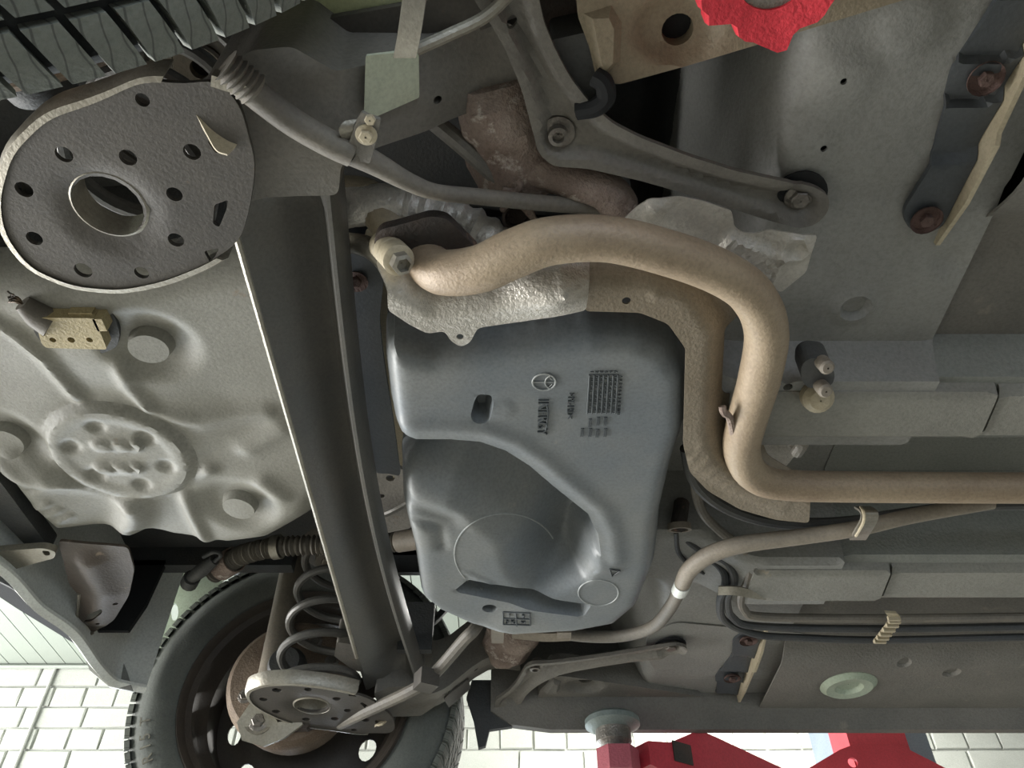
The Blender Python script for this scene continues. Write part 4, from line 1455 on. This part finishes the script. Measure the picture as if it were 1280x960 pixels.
# small sender on the floor right of the tank
sn = thing('sensor', W(849, 650, .76), 'small pale sensor plug on the floor just right of the tank', 'sensor')
obj('body', join(tube(P3((852, 630, .80), (850, 645, .77), (847, 660, .76)), .013, 10)), M['grime'], sn)
obj('collar', lathe([(.014, 0), (.019, 0), (.019, .01), (.014, .01)], W(849, 655, .758), (0, .4, -1), 14, close=True), M['hosetan'], sn)
cable('sensor_lead', [(845, 665, .76), (848, 690, .76), (862, 706, .755), (880, 716, .75)], .004, M['hose'], 'thin dark lead running from the sensor plug beside the tank', 'cable', 8)
# near brake cable from the wheel over the arm
nb = thing('brake_cable', W(440, 185, .68), 'grey brake cable crossing the near trailing arm behind the hub plate', 'cable')
obj('sheath', tube(P3((296, 96, .655), (320, 118, .66), (365, 152, .665), (410, 178, .668), (440, 192, .67)), .0125, 14), M['hosegrey'], nb)
obj('tail', tube(P3((440, 190, .675), (470, 205, .68), (510, 227, .69), (545, 240, .70), (600, 246, .72), (680, 254, .74), (790, 262, .76)), [.0125, .011, .009, .008, .0085, .0085, .0085], 12), M['hosegrey'], nb)
p0, p1 = W(281, 82, .655), W(300, 98, .656)
pr_ = [(.001, 0)]
for i in range(6):
    pr_ += [(.0155, i * .0055), (.0125, i * .0055 + .0028)]
pr_ += [(.001, .034)]
obj('threaded_end', lathe(pr_, p0, p1 - p0, 18), M['hosegrey'], nb, label='ridged threaded end')
pp = W(288, 104, .65)
obj('tab', box(pp, (.028, .010, .012), .35), M['steel'], nb, label='pale end tab')
cl = thing('cable_clamp', W(455, 172, .675), 'folded metal clamp plate bolting the brake cable to the near arm', 'clamp')
obj('plate', sheet([(430, 196), (446, 150), (452, 140), (462, 146), (476, 150), (470, 178), (462, 205)], .665, (), .02, .005, 3), M['plate'], cl)
obj('bolt', bolt(W(458, 168, .664), .0065), M['cream'], cl, label='cream coloured bolt')
obj('nut', bolt(W(463, 148, .664), .005, washer=False), M['cream'], cl)
obj('clip_tab', ribbon(P3((436, 172, .67), (432, 160, .665), (440, 150, .67)), (1, 0, .3), .012, .003), M['steel'], cl)
cable('link_rod', [(538, 148, .80), (580, 183, .78), (612, 212, .77), (642, 237, .765)], .010, M['plate'], 'short slanting grey rod between near arm and rusty hook', 'rod')
hk = thing('rusty_hook', W(740, 245, .74), 'thick rust flaked hook beneath the near brace', 'hook')
obj('hook', tube(P3((660, 208, .77), (695, 218, .765), (725, 228, .76), (755, 238, .755), (772, 256, .755), (768, 272, .757)), [.021, .0205, .021, .021, .022, .018], 14), M['rust'], hk)
obj('clasp', join(tube(P3((640, 214, .76), (650, 230, .75), (643, 240, .75), (630, 236, .755)), .004, 8), tube(P3((628, 262, .755), (636, 255, .75), (650, 256, .75), (662, 268, .75), (674, 280, .755)), .0035, 8),
                      tube(P3((655, 255, .75), (662, 262, .748), (668, 274, .75)), .003, 8)), M['rust'], hk, label='thin rusty clasp')
cup = obj('rusty_cup', lathe([(.001, 0), (.014, 0), (.0165, -.02), (.013, -.021), (.012, -.004), (.001, -.003)], W(646, 266, .77), (0, .3, 1), 18), M['grime'])
tag(cup, 'small greasy cup hanging below the rusty hook', 'cup')
o = obj('stay_bar', join(ribbon(P3((524, -40, .69), (518, 0, .68), (512, 40, .675), (506, 70, .678)), (1, 0, 0), .019, .006)), M['steel'])
tag(o, 'flat grey stay bar hanging at the top edge left of the brace', 'bar')
cable('brake_pipe', [(520, 62, .70), (560, 44, .71), (605, 22, .72), (640, -10, .73)], .0055, M['steel'], 'thin straight brake pipe behind the near brace', 'pipe')
bs_ = thing('bump_block', W(720, 90, .76), 'dark grey block and black rubber loop behind the near brace', 'block')
obj('block', sheet([(688, 50), (735, 40), (748, 104), (742, 124), (720, 132), (694, 100)], .75, (), .02, .06), M['dark'], bs_)
obj('rubber_loop', tube(P3((744, 96, .74), (755, 104, .735), (757, 122, .735), (744, 134, .735), (722, 138, .74)), .0095, 10), M['black'], bs_)
o = obj('dark_box', sheet([(655, -40), (725, -40), (722, 20), (738, 45), (690, 50), (675, 20)], .80, (), .03, .05), M['grime'])
tag(o, 'dark grimy bracket between near brace and beige side member', 'bracket')
o = obj('arch_liner', sheet([(340, 42), (370, 31), (450, 15), (530, -2), (590, -25), (560, -90), (300, -90), (320, 20)], .80, (), .04, .01), M['liner'])
tag(o, 'pale yellow green arch liner strip at the top edge beside the tyre', 'arch liner')
o = obj('inner_panel', sheet([(596, 20), (680, 10), (690, 120), (740, 140), (790, 230), (775, 280), (600, 260), (420, 230), (420, 190), (520, 130)], .93, (), .04, .01), M['dark'])
tag(o, 'dark inner panel deep behind the rusty hook and rod', 'panel')
# corrugated filler hose
fh = thing('filler_hose', W(390, 683, .88), 'grey corrugated filler hose along the rim of the spare wheel well', 'hose')
cpath = spline(P3((268, 716, .90), (284, 705, .90), (305, 693, .90), (345, 684, .90), (400, 681, .90), (450, 681, .90), (505, 676, .895)), 30)
cr = .0175 + .0035 * np.cos(np.arange(len(cpath)) * 2 * math.pi / 3.4)
obj('corrugated_tube', tube(cpath, cr, 16, sub=0), M['hosegrey'], fh)
obj('smooth_end', tube(P3((498, 677, .893), (530, 672, .885)), .021, 16), M['hosetan'], fh)
for px, py, m, w, r in ((346, 685, 'steel', .016, .024), (287, 708, 'rust', .045, .0265)):
    k = int(np.argmin(np.hypot(*(np.array([[640 + F * q[0] / ((q[1] + q[2]) * Q), 480 - F * (q[2] - q[1]) / (q[1] + q[2])] for q in cpath]) - [px, py]).T)))
    k = min(max(k, 2), len(cpath) - 3)
    obj('hose_clamp', lathe([(r - .003, -w / 2), (r, -w / 2), (r, w / 2), (r - .003, w / 2)], cpath[k], cpath[k + 2] - cpath[k - 2], 22, close=True), M[m], fh, label='rusty wide clamp' if m == 'rust' else 'pale strap clamp')
vl = thing('breather_valve', W(258, 710, .88), 'dark breather valve plug at the end of the corrugated hose', 'valve')
obj('body', tube(P3((240, 722, .875), (252, 713, .875), (268, 700, .885)), [.012, .014, .011], 12), M['hose'], vl)
obj('nozzle', tube(P3((236, 730, .873), (240, 722, .875)), .017, 12), M['dark'], vl)
obj('hook', tube(P3((268, 702, .88), (276, 694, .885), (268, 690, .885), (254, 696, .885)), .004, 8), M['hose'], vl)
# connector box on the spare wheel well
HC_ = .775
cx = thing('connector_box', W(95, 413, .79), 'yellowed plastic connector box with three holes on the spare wheel well', 'connector')
obj('base_plate', sheet([(36, 398), (68, 380), (110, 384), (140, 388), (150, 415), (147, 434), (125, 443), (90, 441), (58, 434), (45, 420)], .792, (), .02, .006, 8), M['dark'], cx)
bx_ = sheet([(44, 402), (50, 397), (118, 398), (134, 437), (58, 435), (52, 430)], lambda x, y: .772 + .012 * ss(.505, .482, y), [(66, 425, 4), (89, 425, 4.5), (112, 425, 4)], .006, .018, 4)
obj('housing', bx_, M['yellow'], cx, label='yellowed housing with three holes')
for px in (66, 89, 112):
    q = W(px, 425, .780)
    obj('socket', lathe([(.001, 0), (.007, 0), (.007, .006), (.001, .006)], q, (0, 0, 1), 12), M['black'], cx)
obj('boot', tube(P3((66, 404, .783), (45, 392, .785), (28, 379, .785)), [.020, .017, .011], 12), M['hosegrey'], cx)
r_ = random.Random(4)
obj('frayed_wires', join(*[tube(P3((28, 380, .783), (20 + r_.uniform(-3, 3), 374 + r_.uniform(-3, 4), .782 + r_.uniform(-.003, .003)), (12 + r_.uniform(-4, 5), 370 + r_.uniform(-7, 8), .78 + r_.uniform(-.006, .006))), .0011, 5, sub=4) for _ in range(16)]),
    M['copper'], cx, label='frayed wire strands')
obj('clip', join(box(W(128, 400, .782), (.012, .02, .02)), box(W(104, 392, .785), (.03, .012, .012))), M['yellow'], cx)
# brace plate at the far sill
o = obj('gusset_plate', sheet([(810, 792), (845, 778), (900, 783), (980, 790), (1010, 792), (985, 850), (960, 880), (905, 880), (850, 852), (815, 835), (806, 815)], HF - .003, [(841, 811, 3)], .02, .005, 10), M['floor'])
tag(o, 'pale grey gusset plate on the far side under the end of the far brace', 'plate')
o = obj('mud_flap', join(plane_sheet(PY((583, 872, 1.71), (592, 900, 1.71), (598, 935, 1.71), (607, 932, 1.71), (612, 912, 1.71), (640, 908, 1.71), (640, 850, 1.71), (590, 850, 1.71)), (0, 1, 0), (), .05, .012)), M['dark'])
tag(o, 'dark plastic flap at the rear end of the far sill', 'flap')
cable('far_brake_cable', [(425, 905, .66), (470, 884, .65), (520, 860, .655), (545, 840, .67), (580, 800, .69), (592, 788, .70), (604, 770, .74)], .011, M['hosegrey'], 'grey brake cable slanting across the far trailing arm', 'cable')
o = obj('cable_clamp', box(W(533, 850, .655), (.035, .035, .03), .5), M['platedark'])
tag(o, 'small clamp block on the far brake cable', 'clamp')
o = obj('brake_hose', tube(P3((520, 785, .80), (540, 778, .84), (556, 762, .90)), .008, 10), M['hose'])
tag(o, 'short dark hose in the bright gap beside the tank', 'hose')
o = obj('hose_bracket', bbox(W(512, 800, .76) - [.02, .02, .03], W(530, 775, .80) + [.02, .0, .03]), M['dark'])
tag(o, 'dark bracket behind the lower end of the axle beam', 'bracket')

# ------------------------------------------------------------------ the two post lift
PX_, PYY = .205, 1.67


def lift(far):
    T = (lambda s: s) if far else mir
    w = 'far' if far else 'near'
    arm = thing('vehicle_lift', (1.09, 2.42 if far else 2 * YM - 2.42, FL), ('far lift post with red carriage, its red arm and screw pad under the sill' if far else 'near lift with a torn red rubber pad under the beige side member'), 'car lift')
    pd = join(lathe([(.001, .052), (.050, .052), (.056, .046), (.056, .036), (.045, .03), (.038, .026), (.001, .026)], (PX_, PYY, .648), (0, 0, 1), 36))
    if far:
        obj('pad', T(pd), M['padmetal'], arm, label='round lifting pad')
        sc_ = [(.001, -.06), (.026, -.06)]
        for i in range(9):
            sc_ += [(.0265, -.058 + i * .0045), (.0250, -.0558 + i * .0045)]
        sc_ += [(.030, -.012), (.036, -.006), (.036, .02), (.001, .02)]
        obj('screw_column', lathe(sc_, (PX_, PYY, .656), (0, 0, 1), 28), M['screw'], arm, label='greasy steel screw column')
        bs2 = [(-.045, -.02), (-.02, -.05), (.03, -.05), (.055, -.01), (.04, .045), (-.03, .04)]
        lo = np.array([(PX_ + a, PYY + b, .535) for a, b in .85 * np.array(bs2)]) + np.array([0, 0, .052])
        obj('boss', sweep([lo, lo + [0, 0, .045]]), M['redfaded'], arm, label='faded red boss')
        a0, a1 = np.array([PX_ + .04, PYY + .015, 0]), np.array([1.02, 2.20, 0])
        d = (a1 - a0) / np.linalg.norm(a1 - a0)
        n_ = np.array([-d[1], d[0], 0])
        prof = [(0, .60, .645), (.06, .59, .655), (.15, .57, .70), (.20, .56, .695), (.62, .55, .64), (np.linalg.norm(a1 - a0) - .12, .55, .63)]
        secs = []
        for s, lo_, hi_ in prof:
            c = a0 + d * s
            secs.append(np.array([c + n_ * -.045 + [0, 0, lo_], c + n_ * .045 + [0, 0, lo_], c + n_ * .045 + [0, 0, hi_], c + n_ * -.045 + [0, 0, hi_]]))
        obj('arm_beam', sweep(secs), M['red'], arm, label='red arm beam with raised gusset')
        obj('grease_patch', box(a0 + d * .09 - n_ * .046 + [0, 0, .64], (.05, .003, .04), math.atan2(d[1], d[0])), M['grime'], arm)
    else:
        rr = random.Random(11)
        jit = [1 + .10 * math.sin(q * .9) * math.sin(q * .37 + 1) + rr.uniform(-.09, .07) for q in range(52)]
        ring = lathe([(.030, 0), (.030, -.006), (.057, -.010), (.059, .0), (.059, .02), (.030, .02)], (PX_ + .005, 2 * YM - PYY - .03, .70), (0, 0, 1), 52, close=True,
                     rfun=lambda i, t: (jit[int(t / 2 / math.pi * 52) % 52] if i in (2, 3, 4) else 1))
        obj('rubber_pad', ring, M['redpad'], arm, label='torn red rubber ring')
        obj('centre_disc', lathe([(.001, 0), (.030, 0), (.034, .004), (.034, .012), (.001, .012)], (PX_ + .005, 2 * YM - PYY - .03, .697), (0, 0, 1), 30), M['screw'], arm)
        a0, a1 = np.array([PX_, 2 * YM - PYY - .08, .66]), np.array([1.02, -.27, .58])
        d = (a1 - a0) / np.linalg.norm(a1 - a0)
        n_ = np.array([-d[1], d[0], 0])
        n_ /= np.linalg.norm(n_)
        secs = [np.array([c + n_ * -.04, c + n_ * .04, c + n_ * .04 + [0, 0, hh_], c + n_ * -.04 + [0, 0, hh_]]) for c, hh_ in ((a0, .05), (a0 + d * .2, .07), (a1, .09))]
        obj('arm_beam', sweep(secs), M['red'], arm)
    post = arm
    w = np.array([-.06, 0, 0])
    col = join(bbox((.995, 2.37, FL), (1.25, 2.40, HC - .15)), bbox((.995, 2.40, FL), (1.025, 2.60, HC - .15)), bbox((1.22, 2.40, FL), (1.25, 2.60, HC - .15)))
    obj('column', T((col[0] + w, col[1])), M['blue'], post, ang=0, label='grey blue steel column')
    cg = join(bevbox((.969, 2.24, .50), (1.127, 2.37, 1.05), .01))
    obj('carriage', T((cg[0] + w, cg[1])), M['red'], post, label='red sliding carriage')
    ap = plane_sheet(np.array([(x_ + .06, 2.23, h_) for x_, h_ in ((.70, .5), (.72, .74), (.765, .795), (.875, .85), (.92, .865), (1.04, .865), (1.06, .85), (1.144, .80), (1.25, .74), (1.27, .5))]), (0, 1, 0),
                     [np.array([(.96 + .013 * math.cos(t), 2.23, .817 + .013 * math.sin(t)) for t in np.linspace(0, 6.28, 13)[:-1]])], .06, .01)
    obj('apron', T((ap[0] + w, ap[1])), M['red'], post, label='flared red apron plate')
    bp = bbox((.85, 2.2, FL), (1.33, 2.7, FL + .02))
    obj('base_plate', T((bp[0] + w, bp[1])), M['blue'], post, ang=0)


lift(True)
lift(False)
